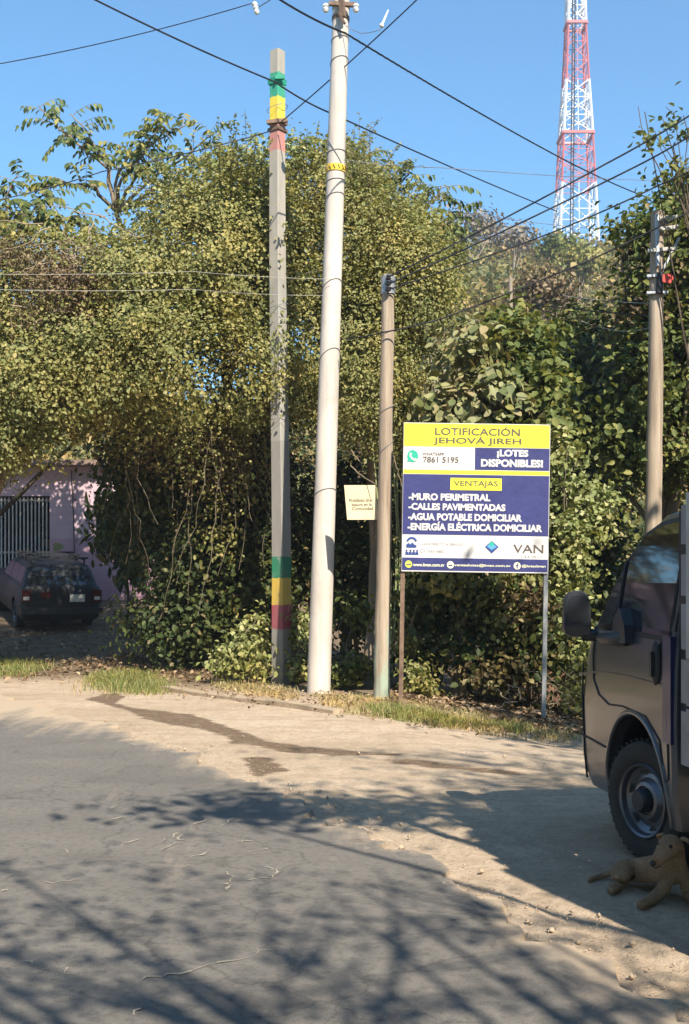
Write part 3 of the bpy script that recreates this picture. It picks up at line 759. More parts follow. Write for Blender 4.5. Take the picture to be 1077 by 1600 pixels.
m = MB(); c = s(440) + Vector((.10, -.17, 0)); m.loft([[c + Vector((x, yy_, z)) for x, z in ((-.07, -.05), (.05, -.07), (.09, .0), (.06, .07), (-.06, .06))] for yy_ in (-.012, .012)]); m.build('red_tag', M['red_plastic'], rw_, fix=True)

# ------------------------------------------------------------------ wires
def wire(name, label, pts, r, mat='cable', sag=0.0, group=None, twist=False, n=6):
    """pts: (px,py,depth) or Vectors; straight runs with a little sag"""
    r = r * .78; W = [p if isinstance(p, Vector) else P(*p) for p in pts]; out = []
    for a_, b_ in zip(W[:-1], W[1:]):
        N = 28
        for i in range(N + (1 if b_ is W[-1] else 0)):
            t = i / N; out.append(a_.lerp(b_, t) - Vector((0, 0, sag * 4 * t * (1 - t))))
    mm = MB()
    if twist:
        fine = []
        for a_, b_ in zip(out[:-1], out[1:]):
            for i in range(8): fine.append(a_.lerp(b_, i / 8))
        for ph in (0, 2.09, 4.19):
            q = [p + Vector((0, math.cos(k * .45 + ph), math.sin(k * .45 + ph))) * r * 1.05 for k, p in enumerate(fine)]
            mm.tube(q, r * .8, 5)
    else: mm.tube(out, r, n)
    o = mm.build(name, M[mat], None, 60); tag(o, label, 'cable', group); return o
top = SWA + SWX
tp = lambda py: SWA + SWX * (((H + (HZ - py) / F * 14.6) - SWA.z) / SWX.z) + Vector((.02, -.14, 0))
wire('power_cable', 'thick black cable, uppermost of those rising from the short wooden pole to the right', [tp(436), (945, 257, 14.0), (1110, 160, 13.6)], .0135, sag=.02, group='thick cables off the wooden pole')
wire('power_cable', 'thick black cable from the short wooden pole top, just beneath the uppermost one', [tp(447), (990, 262, 14.0), (1110, 192, 13.6)], .0135, sag=.02, group='thick cables off the wooden pole')
wire('power_cable', 'thick black cable from the short wooden pole crossing in front of the tower base', [tp(456), (866, 362, 14.1), (1035, 287, 13.8), (1110, 250, 13.6)], .012, sag=.015, group='thick cables off the wooden pole')
wire('power_cable', 'thick black cable lowest on the short wooden pole, passing before the right wooden pole', [(540, 530, 15.1), (600, 519, 14.45), (688, 499, 14.3), (923, 406, 14.0), (1110, 314, 13.7)], .012, sag=.01, group='thick cables off the wooden pole')
wire('overhead_wire', 'long dark wire slanting down from the top left, across both tall poles', [(120, -15, 13), (430, 128, 15), (520, 178, 16.0), (870, 330, 24)], .014, sag=.03)
wire('overhead_wire', 'dark wire from the upper sky down to the clamp of the square pole', [(672, -20, 13.9), (440, 190, 16.55)], .011, sag=.03)
wire('overhead_wire', 'dark wire running left from the square pole just above the leafy treetops', [(426, 204, 16.6), (160, 268, 15.8), (-30, 318, 15.2)], .010, sag=.03)
wire('twisted_cable', 'twisted dark cable sloping from the top centre down past the tower', [(420, -12, 12.0), (540, 52, 13.4), (875, 246, 20), (1010, 308, 24)], .0095, sag=.03, twist=True)
wire('overhead_wire', 'thin dark wire in the upper left corner of the sky ending at an insulator', [(-20, 103, 13), (398, 4, 13)], .007, sag=.05)
wire('overhead_wire', 'short dark wire rising out of the picture from the insulator at the top', [(403, 12, 13), (445, -14, 13)], .007)
wire('overhead_wire', 'thin pale wire from the yellow strapped pole to the right treetops', [(538, 250, 15.2), (690, 262, 17), (1040, 283, 22)], .007, mat='cable_grey', sag=.02)
wire('overhead_wire', 'thin wire low in the sky meeting the foot of the lattice tower', [(660, 318, 22), (720, 332, 24), (930, 357, 30)], .010, mat='cable_grey', sag=.03)
wire('overhead_wire', 'slack thin wire curving from the concrete pole to the white insulator rod', [(540, 40, 15.2), (565, 52, 15), (592, 47, 14.8), (598, 40, 14.8)], .006, mat='cable_grey', sag=.01)
wire('overhead_wire', 'thin pale wire across the leaves left of the poles, the higher one', [(-20, 428, 15.2), (300, 424, 15.2), (520, 436, 15.2)], .0035, mat='cable_pale', sag=.02)
wire('overhead_wire', 'thin pale wire across the leaves left of the poles, the lower one', [(-20, 452, 15.2), (300, 452, 15.2), (512, 462, 15.2)], .0035, mat='cable_pale', sag=.02)
wire('overhead_wire', 'thin dark wire from mid hillside to the right wooden pole', [(790, 470, 20), (1012, 493, 16.7)], .010, sag=.02)
wire('overhead_wire', 'pale wire left of the right wooden pole, level with its red tag', [(880, 462, 18.5), (1016, 474, 16.6)], .007, mat='cable_pale', sag=.02)
wire('overhead_wire', 'pale wire sloping down across the dark gap left of the right wooden pole', [(905, 500, 18.5), (965, 517, 17.4), (1016, 512, 16.6)], .007, mat='cable_pale', sag=.02)
for nm, lb, c, d in (('insulator', 'small white insulator hanging from thin wires at the top left of the square pole', P(400, 13, 13), Vector((.25, -.1, -1))), ('insulator_rod', 'slender white insulator rod on a wire, right of the concrete pole top', P(600, 32, 14.8), Vector((.42, 0, 1)))):
    m = MB(); mt = Matrix.Translation(c) @ d.normalized().to_track_quat('X', 'Z').to_matrix().to_4x4()
    if nm == 'insulator': m.lathe([(0, -.07), (.022, -.07), (.036, -.045), (.02, -.02), (.036, .0), (.02, .02), (.034, .045), (.018, .07), (0, .07)], 14, mt)
    else: m.lathe([(0, -.09), (.03, -.085), (.034, -.06), (.014, -.04), (.012, .10), (.006, .15), (0, .15)], 12, mt)
    tag(m.build(nm, M['porcelain'], None, 50), lb, 'insulator')

# ------------------------------------------------------------------ big lot sign
YS = 14.2
pl, pr_ = P(624, 893, YS), P(853, 896, YS)
sg = empty('lot_sign', ((pl.x + pr_.x) / 2, YS, float(hgt((pl.x + pr_.x) / 2, YS))), rot=(0, R(.9), R(0)))
tag(sg, 'large blue, white and yellow sale sign on two thin steel posts', 'sign')
SW_, SH_ = 1.805, 1.835
z0 = pl.z - sg.location.z - .01
def sc_(zx, zy):
    left = 118 - (zy - 84) * 21 / 890
    return ((zx - left) / 880 - .5) * SW_, z0 + (1 - (zy - 84) / 893) * SH_
m = MB(); m.box(-SW_ / 2, SW_ / 2, 0, .025, z0, z0 + SH_)
def band(zx0, zy0, zx1, zy1, mi, lvl=1, full=True):
    m.mat = mi; xa, zt = sc_(zx0, zy0); xb, zb = sc_(zx1, zy1)
    if zx0 < 125: xa = -SW_ / 2 + .004
    if zx1 > 970: xb = SW_ / 2 - .004
    y = -.0018 * lvl; m.poly([(xa, y, zb), (xb, y, zb), (xb, y, zt), (xa, y, zt)])
band(118, 88, 998, 226, 1); band(545, 229, 995, 362, 2); band(110, 366, 990, 390, 1); band(110, 393, 985, 755, 2); band(396, 412, 702, 485, 1, 2); band(97, 894, 975, 970, 2)
pan = m.build('panel', [M['s_white'], M['s_yellow'], M['s_blue']], sg)
def text(parent, name, body, box, mat, bold=0.0, lvl=3, conv=sc_, y0=0.0):
    cu = bpy.data.curves.new(name, 'FONT'); cu.body = body; cu.size = 1; cu.offset = bold; cu.resolution_u = 3
    to = bpy.data.objects.new('text_tmp', cu); COL.objects.link(to)
    dg = bpy.context.evaluated_depsgraph_get(); dg.update()
    me = bpy.data.meshes.new_from_object(to.evaluated_get(dg)); bpy.data.objects.remove(to)
    n = len(me.vertices); co = np.empty(n * 3, np.float32); me.vertices.foreach_get('co', co); co = co.reshape(-1, 3)
    mn, mx = co.min(0), co.max(0); xa, zt = conv(box[0], box[1]); xb, zb = conv(box[2], box[3])
    u = (co[:, 0] - mn[0]) / (mx[0] - mn[0]); v = (co[:, 1] - mn[1]) / (mx[1] - mn[1])
    out = np.stack([xa + u * (xb - xa), np.full(n, y0 - .0018 * lvl), zb + v * (zt - zb)], 1)
    me.vertices.foreach_set('co', out.astype(np.float32).ravel()); me.materials.clear(); me.materials.append(mat); me.update()
    o = bpy.data.objects.new(name, me); COL.objects.link(o); o.parent = parent; return o
T = lambda b, box, mt, bold=0.0: text(pan, 'lettering', b, box, M[mt], bold)
T('LOTIFICACIÓN', (306, 102, 815, 156), 's_dark', .016); T('JEHOVÁ JIREH', (296, 162, 822, 217), 's_dark', .016)
T('WHATSAPP', (230, 262, 358, 280), 's_dark', .006); T('7861 5195', (232, 287, 444, 322), 's_dark', .012)
T('¡LOTES', (676, 238, 864, 290), 's_white', .05); T('DISPONIBLES!', (580, 296, 952, 343), 's_white', .05)
T('VENTAJAS:', (414, 428, 692, 470), 's_dark', .016)
T('-MURO PERIMETRAL', (144, 507, 634, 550), 's_white', .045); T('-CALLES PAVIMENTADAS', (142, 566, 724, 608), 's_white', .045)
T('-AGUA POTABLE DOMICILIAR', (140, 626, 823, 670), 's_white', .045); T('-ENERGÍA ELÉCTRICA DOMICILIAR', (136, 676, 944, 730), 's_white', .045)
T('LLAMA DIRECTO AL SERVICIO', (214, 803, 468, 818), 's_grey', 0); T('7435-4882', (246, 847, 356, 862), 's_grey', 0); T('C+', (212, 842, 240, 864), 's_grey', 0)
T('VAN', (770, 806, 950, 856), 's_dark', .01); T('S.A. DE C.V.', (838, 870, 952, 884), 's_grey', 0)
T('www.bvan.com.sv', (166, 926, 354, 946), 's_cream', .02); T('ventaslotes@bvan.com.sv', (414, 926, 752, 946), 's_cream', .012); T('@lotesbvan', (820, 926, 962, 946), 's_cream', .012)
def shape(name, polys, mats, lvl=3):
    mm = MB()
    for mi, l2, pts in polys:
        mm.mat = mi; mm.poly([(sc_(x, y)[0], -.0018 * (lvl + l2), sc_(x, y)[1]) for x, y in pts[::-1]])
    o = mm.build(name, mats, pan)
    b2 = bmesh.new(); b2.from_mesh(o.data)
    for f in b2.faces:
        if f.normal.y > 0: f.normal_flip()
    b2.to_mesh(o.data); b2.free(); return o
circ = lambda x, y, rx, ry=None, n=28, a0=0, a1=6.2832: [(x + rx * math.cos(a0 + (a1 - a0) * k / n), y + (ry or rx) * math.sin(a0 + (a1 - a0) * k / n)) for k in range(n)]
hand = [(152, 268), (160, 264), (165, 274), (160, 282), (170, 296), (180, 302), (186, 296), (195, 304), (190, 313), (178, 314), (160, 302), (150, 284)]
shape('messenger_logo', [(0, 0, circ(170, 285, 33, 36)), (0, .2, [(140, 300), (136, 322), (158, 314)]), (1, 1, hand)], [M['s_green'], M['s_white']])
arc = circ(160, 800, 32, 30, 14, math.pi, 2 * math.pi) + circ(160, 800, 20, 18, 14, 2 * math.pi, math.pi)
ppl = []
for k in range(4):
    x = 128 + k * 20; ppl += [(0, 0, circ(x + (4 if k else 0), 852, 6, 6, 10)), (0, 0, [(x - 6, 860), (x + 10, 860), (x + 12, 877), (x - 8, 877)])]
shape('house_logo', [(0, 0, arc), (0, .3, [(126, 818), (140, 806), (152, 815), (162, 802), (176, 816), (190, 822), (184, 834), (128, 834)])] + ppl, [M['s_dblue']])
shape('diamond_logo', [(0, 0, [(600, 822), (640, 786), (682, 822), (640, 862)]), (1, .5, [(610, 820), (640, 794), (660, 812), (672, 822), (640, 842)]), (2, 1, [(622, 806), (640, 790), (656, 806), (640, 820)])], [M['s_dblue'], M['s_lblue'], M['s_green']])
for x, nm in ((140, 'web_icon'), (391, 'mail_icon'), (792, 'social_icon')):
    q = [(1, 1, [(x - 12, 930), (x, 936), (x + 12, 930), (x + 12, 942), (x - 12, 942)])] if nm == 'mail_icon' else ([(1, 1, [(x - 4, 952), (x - 4, 936), (x - 9, 936), (x - 9, 930), (x - 4, 930), (x, 920), (x + 8, 918), (x + 8, 925), (x + 3, 927), (x + 3, 930), (x + 8, 930), (x + 8, 936), (x + 3, 936), (x + 3, 952)])] if nm == 'social_icon' else [(1, 1, [(x - 14, 932), (x + 14, 932), (x + 14, 938), (x - 14, 938)])])
    shape(nm, [(0, 0, circ(x, 934, 21, 22))] + q, [M['s_lime'] if nm == 'web_icon' else M['s_cream'], M['s_blue']])
for sx, zz in ((-.885, 0), (.885, 0)):
    gz = float(hgt(sg.location.x + sx, YS)) - sg.location.z
    m = MB(); m.box(sx - .026, sx + .026, .027, .079, gz - .15, z0 + SH_ - .02); m.build('post', M['rusty'] if sx < 0 else M['galv'], sg)

# small card on the wooden pole
YC = 14.66
c0 = P(566, 785, YC)
cd = empty('paper_sign', c0, rot=(0, R(-1.5), R(4))); tag(cd, 'small cream card with faded handwriting, fixed beside the short wooden pole', 'sign')
cx = lambda px, py: ((px - 566) / F * YC, (785 - py) / F * YC)
fr_ = [(538.5, 757.5), (588, 758.5), (590.5, 812.5), (542, 811.5)]
m = MB(); fy = [(*cx(*p),) for p in fr_]
m.loft([[(x, y, z) for x, z in fy] for y in (0, .006)]); cp = m.build('card', M['paper'], cd, fix=True)
for b_, bx in (('Prohibido tirar', (546, 779, 583, 784)), ('basura en la', (550, 786, 581, 790.5)), ('Comunidad', (550, 792, 583, 797))):
    text(cp, 'handwriting', b_, bx, M['ink'], .012, 2, cx)
m = MB(); x0_, z0_ = cx(588, 759); m.tube([Vector((x0_, .003, z0_)), Vector((x0_ + .07, .05, z0_ - .04))], .006, 6); m.build('fixing_wire', M['cable_grey'], cd); m = MB(); m.tube([Vector((x0_ + .01, .003, z0_ - .4)), Vector((x0_ + .06, .05, z0_ - .4))], .006, 6); m.build('fixing_wire', M['cable_grey'], cd)

# ------------------------------------------------------------------ lattice tower on the hill
YT = 150.0
tb = P(899.5, 405, YT); tw = empty('lattice_tower', (tb.x, YT, float(hgt(tb.x, YT))))
tag(tw, 'tall red and white lattice telecom tower on the hilltop', 'tower')
tz = lambda py: H + (HZ - py) / F * YT - tw.location.z
half = lambda z: np.interp(z, [tz(405), tz(215), tz(130), tz(40), tz(-140)], [2.55, 1.86, 1.45, 1.12, .75])
for nm, mt, y0_, y1_ in (('white_section', 'tower_white', 430, 293), ('red_section', 'tower_red', 293, 215), ('white_section', 'tower_white', 215, 131), ('red_section', 'tower_red', 131, 41), ('white_section', 'tower_white', 41, -40), ('red_section', 'tower_red', -40, -130)):
    m = MB(); za, zb = max(0, tz(y0_)), tz(y1_); nb_ = 3; th = 1 if mt == 'tower_white' else .75
    for k in range(nb_):
        a_, b_ = za + (zb - za) * k / nb_, za + (zb - za) * (k + 1) / nb_; ha, hb = half(a_), half(b_)
        ca = [Vector((x * ha, y * ha, a_)) for x, y in ((-1, -1), (1, -1), (1, 1), (-1, 1))]; cb = [Vector((x * hb, y * hb, b_)) for x, y in ((-1, -1), (1, -1), (1, 1), (-1, 1))]
        for i in range(4):
            j = (i + 1) % 4
            m.bar(ca[i], cb[i], .25 * th); m.bar(ca[i], cb[j], .11 * th); m.bar(ca[j], cb[i], .11 * th); m.bar(ca[i], ca[j], .10 * th)
            m.bar((ca[i] + ca[j]) / 2, (cb[i] + cb[j]) / 2, 0.07 * th)
    m.build(nm, M[mt], tw)
m = MB()
for k in range(40):
    z1, z2 = k * 1.05, k * 1.05 + 1.05; x1, x2 = -half(z1) * .42, -half(z2) * .42
    for dx in (-.16, .16): m.bar((x1 + dx, -half(z1) - .1, z1), (x2 + dx, -half(z2) - .1, z2), .12)
    m.bar((x1 - .2, -half(z1) - .1, z1), (x1 + .2, -half(z1) - .1, z1), .08)
m.build('cable_ladder', M['black'], tw)
for py in (215, 41):
    m = MB(); h_ = half(tz(py)) + .12; z = tz(py)
    cs = [Vector((x * h_, y * h_, z)) for x, y in ((-1, -1), (1, -1), (1, 1), (-1, 1))]
    for i in range(4): m.bar(cs[i], cs[(i + 1) % 4], .3, .35)
    m.build('platform_ring', M['tower_red'], tw)
# ------------------------------------------------------------------ vehicles
def paint(name, color, metal=.35, rough=.32, dirt=.25):
    t = NT(name); nz = t.noise(3, 5, .65); c = t.ramp(nz, [(.35, tuple(x * .85 for x in color)), (.7, color)])
    tc = t.n('ShaderNodeTexCoord'); sp = t.n('ShaderNodeSeparateXYZ'); t.l(tc.outputs['Object'], sp.inputs[0])
    low = t.ramp(sp.outputs['Z'], [(.3, 1.0), (.75, 0.15)])
    f = t.mix(1.0, low, t.ramp(t.noise(8, 5, .7), [(.3, 0.0), (.75, dirt * 2)]), 'MULTIPLY')
    c = t.mix(f, c, (.30, .24, .17))
    return t.done(t.bsdf(c, rough, metal, None, .5, .5 if rough < .5 else .1))
M['truck_paint'] = paint('brown grey paint', (.072, .080, .098), .3, .28, .14)
M['wagon_paint'] = paint('old dark paint', (.010, .012, .015), .0, .6, .03)
def glass(name, tint, rough=.04):
    t = NT(name); b = t.bsdf(tint, rough, 0, None, .9, .5); return t.done(b)
M['glass'] = glass('dark window glass', (.018, .02, .024))
M['mirror'] = plain('mirror glass', (.022, .026, .036), .12, 0.0, var=.02)
M['rubber'] = plain('tyre rubber', (.022, .021, .020), .85, var=.3, bump=.15)
M['dusty_rubber'] = plain('dusty tyre side', (.045, .040, .035), .9, var=.35)
M['rim'] = plain('silver wheel rim', (.17, .17, .185), .35, .75, var=.2)
M['dark_plastic'] = plain('dark plastic', (.03, .032, .038), .45, var=.2)
M['navy'] = plain('navy blue paint', (.02, .028, .10), .35, var=.2, coat=.3)
M['grey_bed'] = plain('grey painted steel', (.28, .28, .30), .5, .2, var=.2)
M['pale_post'] = plain('pale painted posts', (.50, .48, .44), .6, var=.2)
M['tail_red'] = plain('tail lamp red', (.09, .014, .012), .25, var=.1)
M['tail_clear'] = plain('tail lamp clear', (.65, .62, .58), .2, var=.1)
M['plate'] = plain('pale number plate', (.70, .64, .55), .5, var=.35, scale=22)

def wheel(parent, c, r, wid, steer=0, side=-1, holes=6):
    """c: centre of the outer face, axis along local x; side -1: outer face towards -x"""
    mt = Matrix.Translation(c) @ Matrix.Rotation(steer, 4, 'Z') @ Matrix.Scale(side, 4, (1, 0, 0))
    w_ = empty('wheel', (0, 0, 0)); w_.parent = parent; rr = r * .60
    m = MB(); m.lathe([(rr * .93, -wid + .02), (r * .80, -wid), (r * .95, -wid + .015), (r * .995, -wid + .05), (r, -wid * .5), (r * .995, -.05), (r * .955, -.012), (r * .85, .002), (r * .72, -.002), (rr * 1.02, -.012), (rr * .95, -.03)], 48, mt)
    ty = m.build('tyre', M['dusty_rubber'], w_, 40, fix=True)
    m = MB()
    for k in range(44):
        a0 = k / 44 * 6.2832
        for xx_ in (-wid * .86, -wid * .55, -wid * .28):
            p0 = Vector((xx_ - .03, r * 1.004 * math.cos(a0), r * 1.004 * math.sin(a0))); p1 = Vector((xx_ + .03, r * 1.004 * math.cos(a0 + .05), r * 1.004 * math.sin(a0 + .05)))
            m.bar(mt @ p0, mt @ p1, .022, .014)
    m.build('tread', M['rubber'], w_)
    m = MB(); m.lathe([(rr * .97, -wid * .9), (rr * .97, -.03), (rr * 1.03, -.008), (rr * 1.0, .002), (rr * .94, -.006), (rr * .90, -.035), (rr * .74, -.055), (rr * .62, -.05), (rr * .50, -.022), (rr * .40, -.018), (rr * .36, -.03), (.001, -.03)], 48, mt)
    m.build('rim', M['rim'], w_, 35, fix=True)
    m = MB(); m.lathe([(rr * .34, -.03), (rr * .33, .01), (rr * .26, .028), (.001, .03)], 24, mt)
    m.build('hub_cap', M['dark_plastic'], w_, 35, fix=True)
    for k in range(holes):
        m = MB(); a0 = (k + .25) / holes * 6.2832; cc_ = Vector((0, rr * .80 * math.cos(a0), rr * .80 * math.sin(a0)))
        tv = Vector((0, -math.sin(a0), math.cos(a0))); rv = Vector((0, math.cos(a0), math.sin(a0)))
        m.poly([mt @ (cc_ + Vector((-.042 - .0, 0, 0)) + tv * rr * .15 * math.cos(q) + rv * rr * .085 * math.sin(q)) for q in np.linspace(0, 6.2832, 14)[:-1]])
        m.build('vent_hole', M['black'], w_)
    return w_

def boolean_cut(o, cutters, name=None):
    for c_ in cutters:
        md = o.modifiers.new('cut', 'BOOLEAN'); md.object = c_; md.operation = 'DIFFERENCE'; md.solver = 'EXACT'
    dg = bpy.context.evaluated_depsgraph_get(); dg.update()
    me = bpy.data.meshes.new_from_object(o.evaluated_get(dg)); o.modifiers.clear(); o.data = me
    for c_ in cutters: bpy.data.objects.remove(c_)
    me.polygons.foreach_set('use_smooth', [True] * len(me.polygons)); me.set_sharp_from_angle(angle=R(32))

# ---- parked truck (local: x right, y forward, z up; origin under the left front wheel)
TH = R(6.0)
tk = empty('parked_truck', (1.565, 6.2, 0), TH)
tag(tk, 'brownish grey small truck parked at the right edge, seen from behind its left door', 'truck')
CABW, REAR = 1.66, -.52
def side_x(z): return float(np.interp(z, [.25, .45, .8, 1.1, 1.25, 1.5, 1.75, 1.86, 1.93], [.035, .008, 0, .006, .02, .058, .105, .15, .30]))
def front_y(z): return float(np.interp(z, [.25, .34, .45, .62, .85, 1.0, 1.12, 1.25, 1.45, 1.65, 1.78, 1.86, 1.93], [.96, 1.06, 1.10, 1.10, 1.06, 1.02, .96, .83, .60, .36, .19, .06, -.12]))
levels = [.27, .34, .45, .55, .66, .8, .95, 1.05, 1.13, 1.20, 1.28, 1.4, 1.5, 1.6, 1.7, 1.77, 1.82, 1.86, 1.89, 1.915, 1.93]
def plan(z, off=0.0):
    xs = side_x(z); fy = front_y(z); rr = .20 if z < 1.15 else .16; pts = []
    rear = REAR - (.0 if z < 1.8 else -(z - 1.8) * .35)
    pts.append((xs + off + .02, rear)); pts.append((xs + off, rear + .03))
    for t in np.linspace(.0, 1, 7)[1:-1]: pts.append((xs + off, rear + .03 + (fy - rr - rear - .03) * t))
    for k in range(9):
        a_ = math.pi - k / 8 * math.pi / 2; pts.append((xs + rr + rr * math.cos(a_), fy - rr + rr * math.sin(a_) - .0))
    half_ = CABW / 2; mid = []
    for t in (.33, .66): mid.append((xs + rr + (half_ - xs - rr) * t, fy + .03 * t))
    pts += mid; full = pts + [(half_, fy + .04)] + [(CABW - x, y) for x, y in pts[::-1]]
    return [(x, y, z) for x, y in full]
m = MB(); m.loft([plan(z) for z in levels]); body = m.build('body', M['truck_paint'], tk, 30, fix=True)
cut = MB(); cut.tube([(-.3, .03, .33), (.42, .03, .33)], [.455, .455], 40); co = cut.build('cutter', M['black'], tk, fix=True)
cut = MB(); cut.tube([(CABW - .42, .03, .33), (CABW + .3, .03, .33)], [.455, .455], 40); co2 = cut.build('cutter', M['black'], tk, fix=True)
boolean_cut(body, [co, co2])
# wheel arch lining and lip
m = MB(); m.tube([(.075, .03, .33), (.42, .03, .33)], [.453, .453], 40, caps=False); m.poly([(.42, .03 + .45 * math.cos(k / 24 * 6.2832), .33 + .45 * math.sin(k / 24 * 6.2832)) for k in range(24)])
m.build('arch_lining', M['black'], body)
m = MB(); pts = [(side_x(.33 + .468 * math.sin(a_)) + .004, .03 + .468 * math.cos(a_), .33 + .468 * math.sin(a_)) for a_ in np.linspace(-.12, math.pi + .12, 30)]
m.tube(pts, .017, 8); m.build('arch_lip', M['truck_paint'], body, 50)
def on_side(pts, off=-.003): return [(side_x(z) + off, y, z) for y, z in pts]
def seam(name, pts, w_=.008, parent=body, mat='black', off=-.0015, n=5):
    mm = MB(); q = []
    for (y0, z0_), (y1, z1_) in zip(pts[:-1], pts[1:]):
        for i in range(n): q.append((y0 + (y1 - y0) * i / n, z0_ + (z1_ - z0_) * i / n))
    q.append(pts[-1]); mm.tube(on_side(q, off), w_ / 2, 5); return mm.build(name, M[mat], parent)
door = empty('door'); door.parent = tk
seam('door_seam', [(.70, 1.24), (.72, 1.05), (.70, .92), (.60, .84), (.42, .80), (.2, .815), (-.15, .80), (-.34, .70), (-.40, .50)], .012, door)
seam('door_seam', [(-.40, .50), (-.455, .52), (-.455, 1.2), (-.455, 1.80)], .012, door)
seam('side_crease', [(.98, .93), (.6, .975), (.1, .985), (-.44, .98)], .022, body, 'truck_paint', 0.002)
seam('bumper_seam', [(.50, .545), (.75, .555), (.93, .56)], .014, body)
seam('bumper_seam', [(.905, .30), (.89, .42), (.895, .56), (.91, .80), (.905, 1.0)], .014, body)
# side window: dark glass with black surround
def win(off, grow):
    base = [(.66 + grow, 1.262 - grow), (.50 + grow, 1.44), (.30 + grow * .8, 1.63 + grow * .4), (.12, 1.755 + grow * .8), (-.04, 1.80 + grow), (-.25, 1.815 + grow), (-.43 - grow * .4, 1.818 + grow), (-.435 - grow * .5, 1.5), (-.435 - grow * .5, 1.23 - grow), (0.1, 1.24 - grow)]
    return base, off
def side_sheet(name, outline, off, mat, parent):
    # strips between successive heights so the pane follows the curved side
    zs = sorted({round(z, 3) for _, z in outline} | {1.3, 1.35, 1.4, 1.5, 1.55, 1.6, 1.7}); zs = [z for z in zs if min(p[1] for p in outline) <= z <= max(p[1] for p in outline)]
    def span(z):
        ys = []; n = len(outline)
        for i in range(n):
            (ya, za), (yb, zb) = outline[i], outline[(i + 1) % n]
            if abs(za - zb) < 1e-9:
                if abs(z - za) < 1e-6: ys += [ya, yb]
            elif min(za, zb) - 1e-9 <= z <= max(za, zb) + 1e-9: ys.append(ya + (yb - ya) * (z - za) / (zb - za))
        return min(ys), max(ys)
    mm = MB()
    for za, zb in zip(zs[:-1], zs[1:]):
        a0, a1 = span(za + 1e-6); b0, b1 = span(zb - 1e-6)
        mm.poly([(side_x(za) + off, a1, za), (side_x(za) + off, a0, za), (side_x(zb) + off, b0, zb), (side_x(zb) + off, b1, zb)])
    return mm.build(name, M[mat], parent, 60)
wo_, _ = win(0, .028); side_sheet('window_surround', wo_, -.0025, 'black', door)
wi_, _ = win(0, 0); side_sheet('window', wi_, -.005, 'glass', door)
seam('window_division', [(.33, 1.25), (.33, 1.64)], .022, door, 'black', -.008)
m = MB(); m.lathe([(0, -.02), (.06, -.018), (.075, -.004), (.078, .004)], 20, Matrix.Translation((-.004, -.30, 1.09)) @ Matrix.Diagonal((.6, .75, 1.5, 1))); m.build('handle_recess', M['black'], door, 40)
m = MB(); m.bar((-.02, -.30, 1.02), (-.022, -.30, 1.15), .03, .025); m.build('handle', M['dark_plastic'], door)
m = MB(); m.loft([[(x, y, z) for y, z in ((-.40, .70), (-.505, .70), (-.505, 1.235), (-.40, 1.235))] for x in (-.006, .02)]); m.build('rear_corner_panel', M['navy'], tk, fix=True)
m = MB(); m.loft([[(side_x(z) + o_, y, z) for y, z in ((-.455, 1.26), (-.50, 1.26), (-.50, 1.80), (-.455, 1.80))] for o_ in (-.004, .02)]); m.build('rear_pillar_trim', M['dark_plastic'], tk, fix=True)
# windscreen and its edge seen round the corner
m = MB()
for za, zb in zip([1.2, 1.28, 1.4, 1.5, 1.6, 1.7], [1.28, 1.4, 1.5, 1.6, 1.7, 1.77]):
    m.poly([(side_x(za) + .19, front_y(za) + .018, za), (side_x(zb) + .17, front_y(zb) + .018, zb), (CABW - side_x(zb) - .17, front_y(zb) + .018, zb), (CABW - side_x(za) - .19, front_y(za) + .018, za)])
m.build('windscreen', M['glass'], tk, 60, fix=True)
m = MB(); m.box(.14, CABW - .14, .80, 1.02, .235, .275); m.build('bumper_lip', M['black'], tk)
for sx in (0, 1):
    m = MB(); x0 = .12 if not sx else CABW - .42; m.box(x0, x0 + .30, 1.09, 1.135, .62, .84); m.build('headlight', M['tail_clear'], tk)
# mirror on its arm
mir = empty('mirror'); mir.parent = tk
mc = Vector((-.135, .60, 1.315)); mt = Matrix.Translation(mc) @ Matrix.Rotation(R(-10), 4, 'Z')
def rrect(w_, h_, r_, y, n=5, topw=1.0):
    pts = []
    for cx_, cz_, a0 in ((w_ / 2 - r_, h_ / 2 - r_, 0), (-w_ / 2 + r_, h_ / 2 - r_, 90), (-w_ / 2 + r_, -h_ / 2 + r_, 180), (w_ / 2 - r_, -h_ / 2 + r_, 270)):
        for k in range(n):
            a_ = R(a0 + 90 * k / (n - 1)); z = cz_ + r_ * math.sin(a_); x = cx_ + r_ * math.cos(a_); x *= 1 - (1 - topw) * (z / h_ + .5); pts.append(mt @ Vector((x, y, z)))
    return pts
m = MB(); m.loft([rrect(.165, .258, .062, -.035, topw=.80), rrect(.18, .275, .07, 0, topw=.80), rrect(.17, .26, .05, .05, topw=.86), rrect(.11, .19, .05, .085, topw=.86)]); m.build('mirror_housing', M['dark_plastic'], mir, 40, fix=True)
mo = mt; mt = mo @ Matrix.Translation((0, 0, .03)); m = MB(); m.poly(rrect(.135, .155, .045, -.0365, topw=.84)[::-1]); m.build('mirror_glass', M['mirror'], mir)
mt = mo @ Matrix.Translation((0, 0, -.095)); m = MB(); m.poly(rrect(.145, .055, .02, -.0365, topw=1)[::-1]); m.build('mirror_glass', M['mirror'], mir)
mt = mo
m = MB(); m.tube([mc + Vector((.04, .01, -.12)), mc + Vector((.13, -.04, -.125)), Vector((-.045, .38, 1.185)), Vector((-.02, .22, 1.19)), Vector((.01, .16, 1.20))], [.04, .036, .038, .044, .05], 12); m.build('mirror_arm', M['dark_plastic'], mir, 50)
m = MB(); m.loft([[(x, y, z) for y, z in ((.28, 1.17), (.06, 1.17), (.08, 1.27), (.16, 1.36), (.26, 1.30))] for x in (-.035, .05)]); m.build('mirror_base', M['dark_plastic'], mir, fix=True)
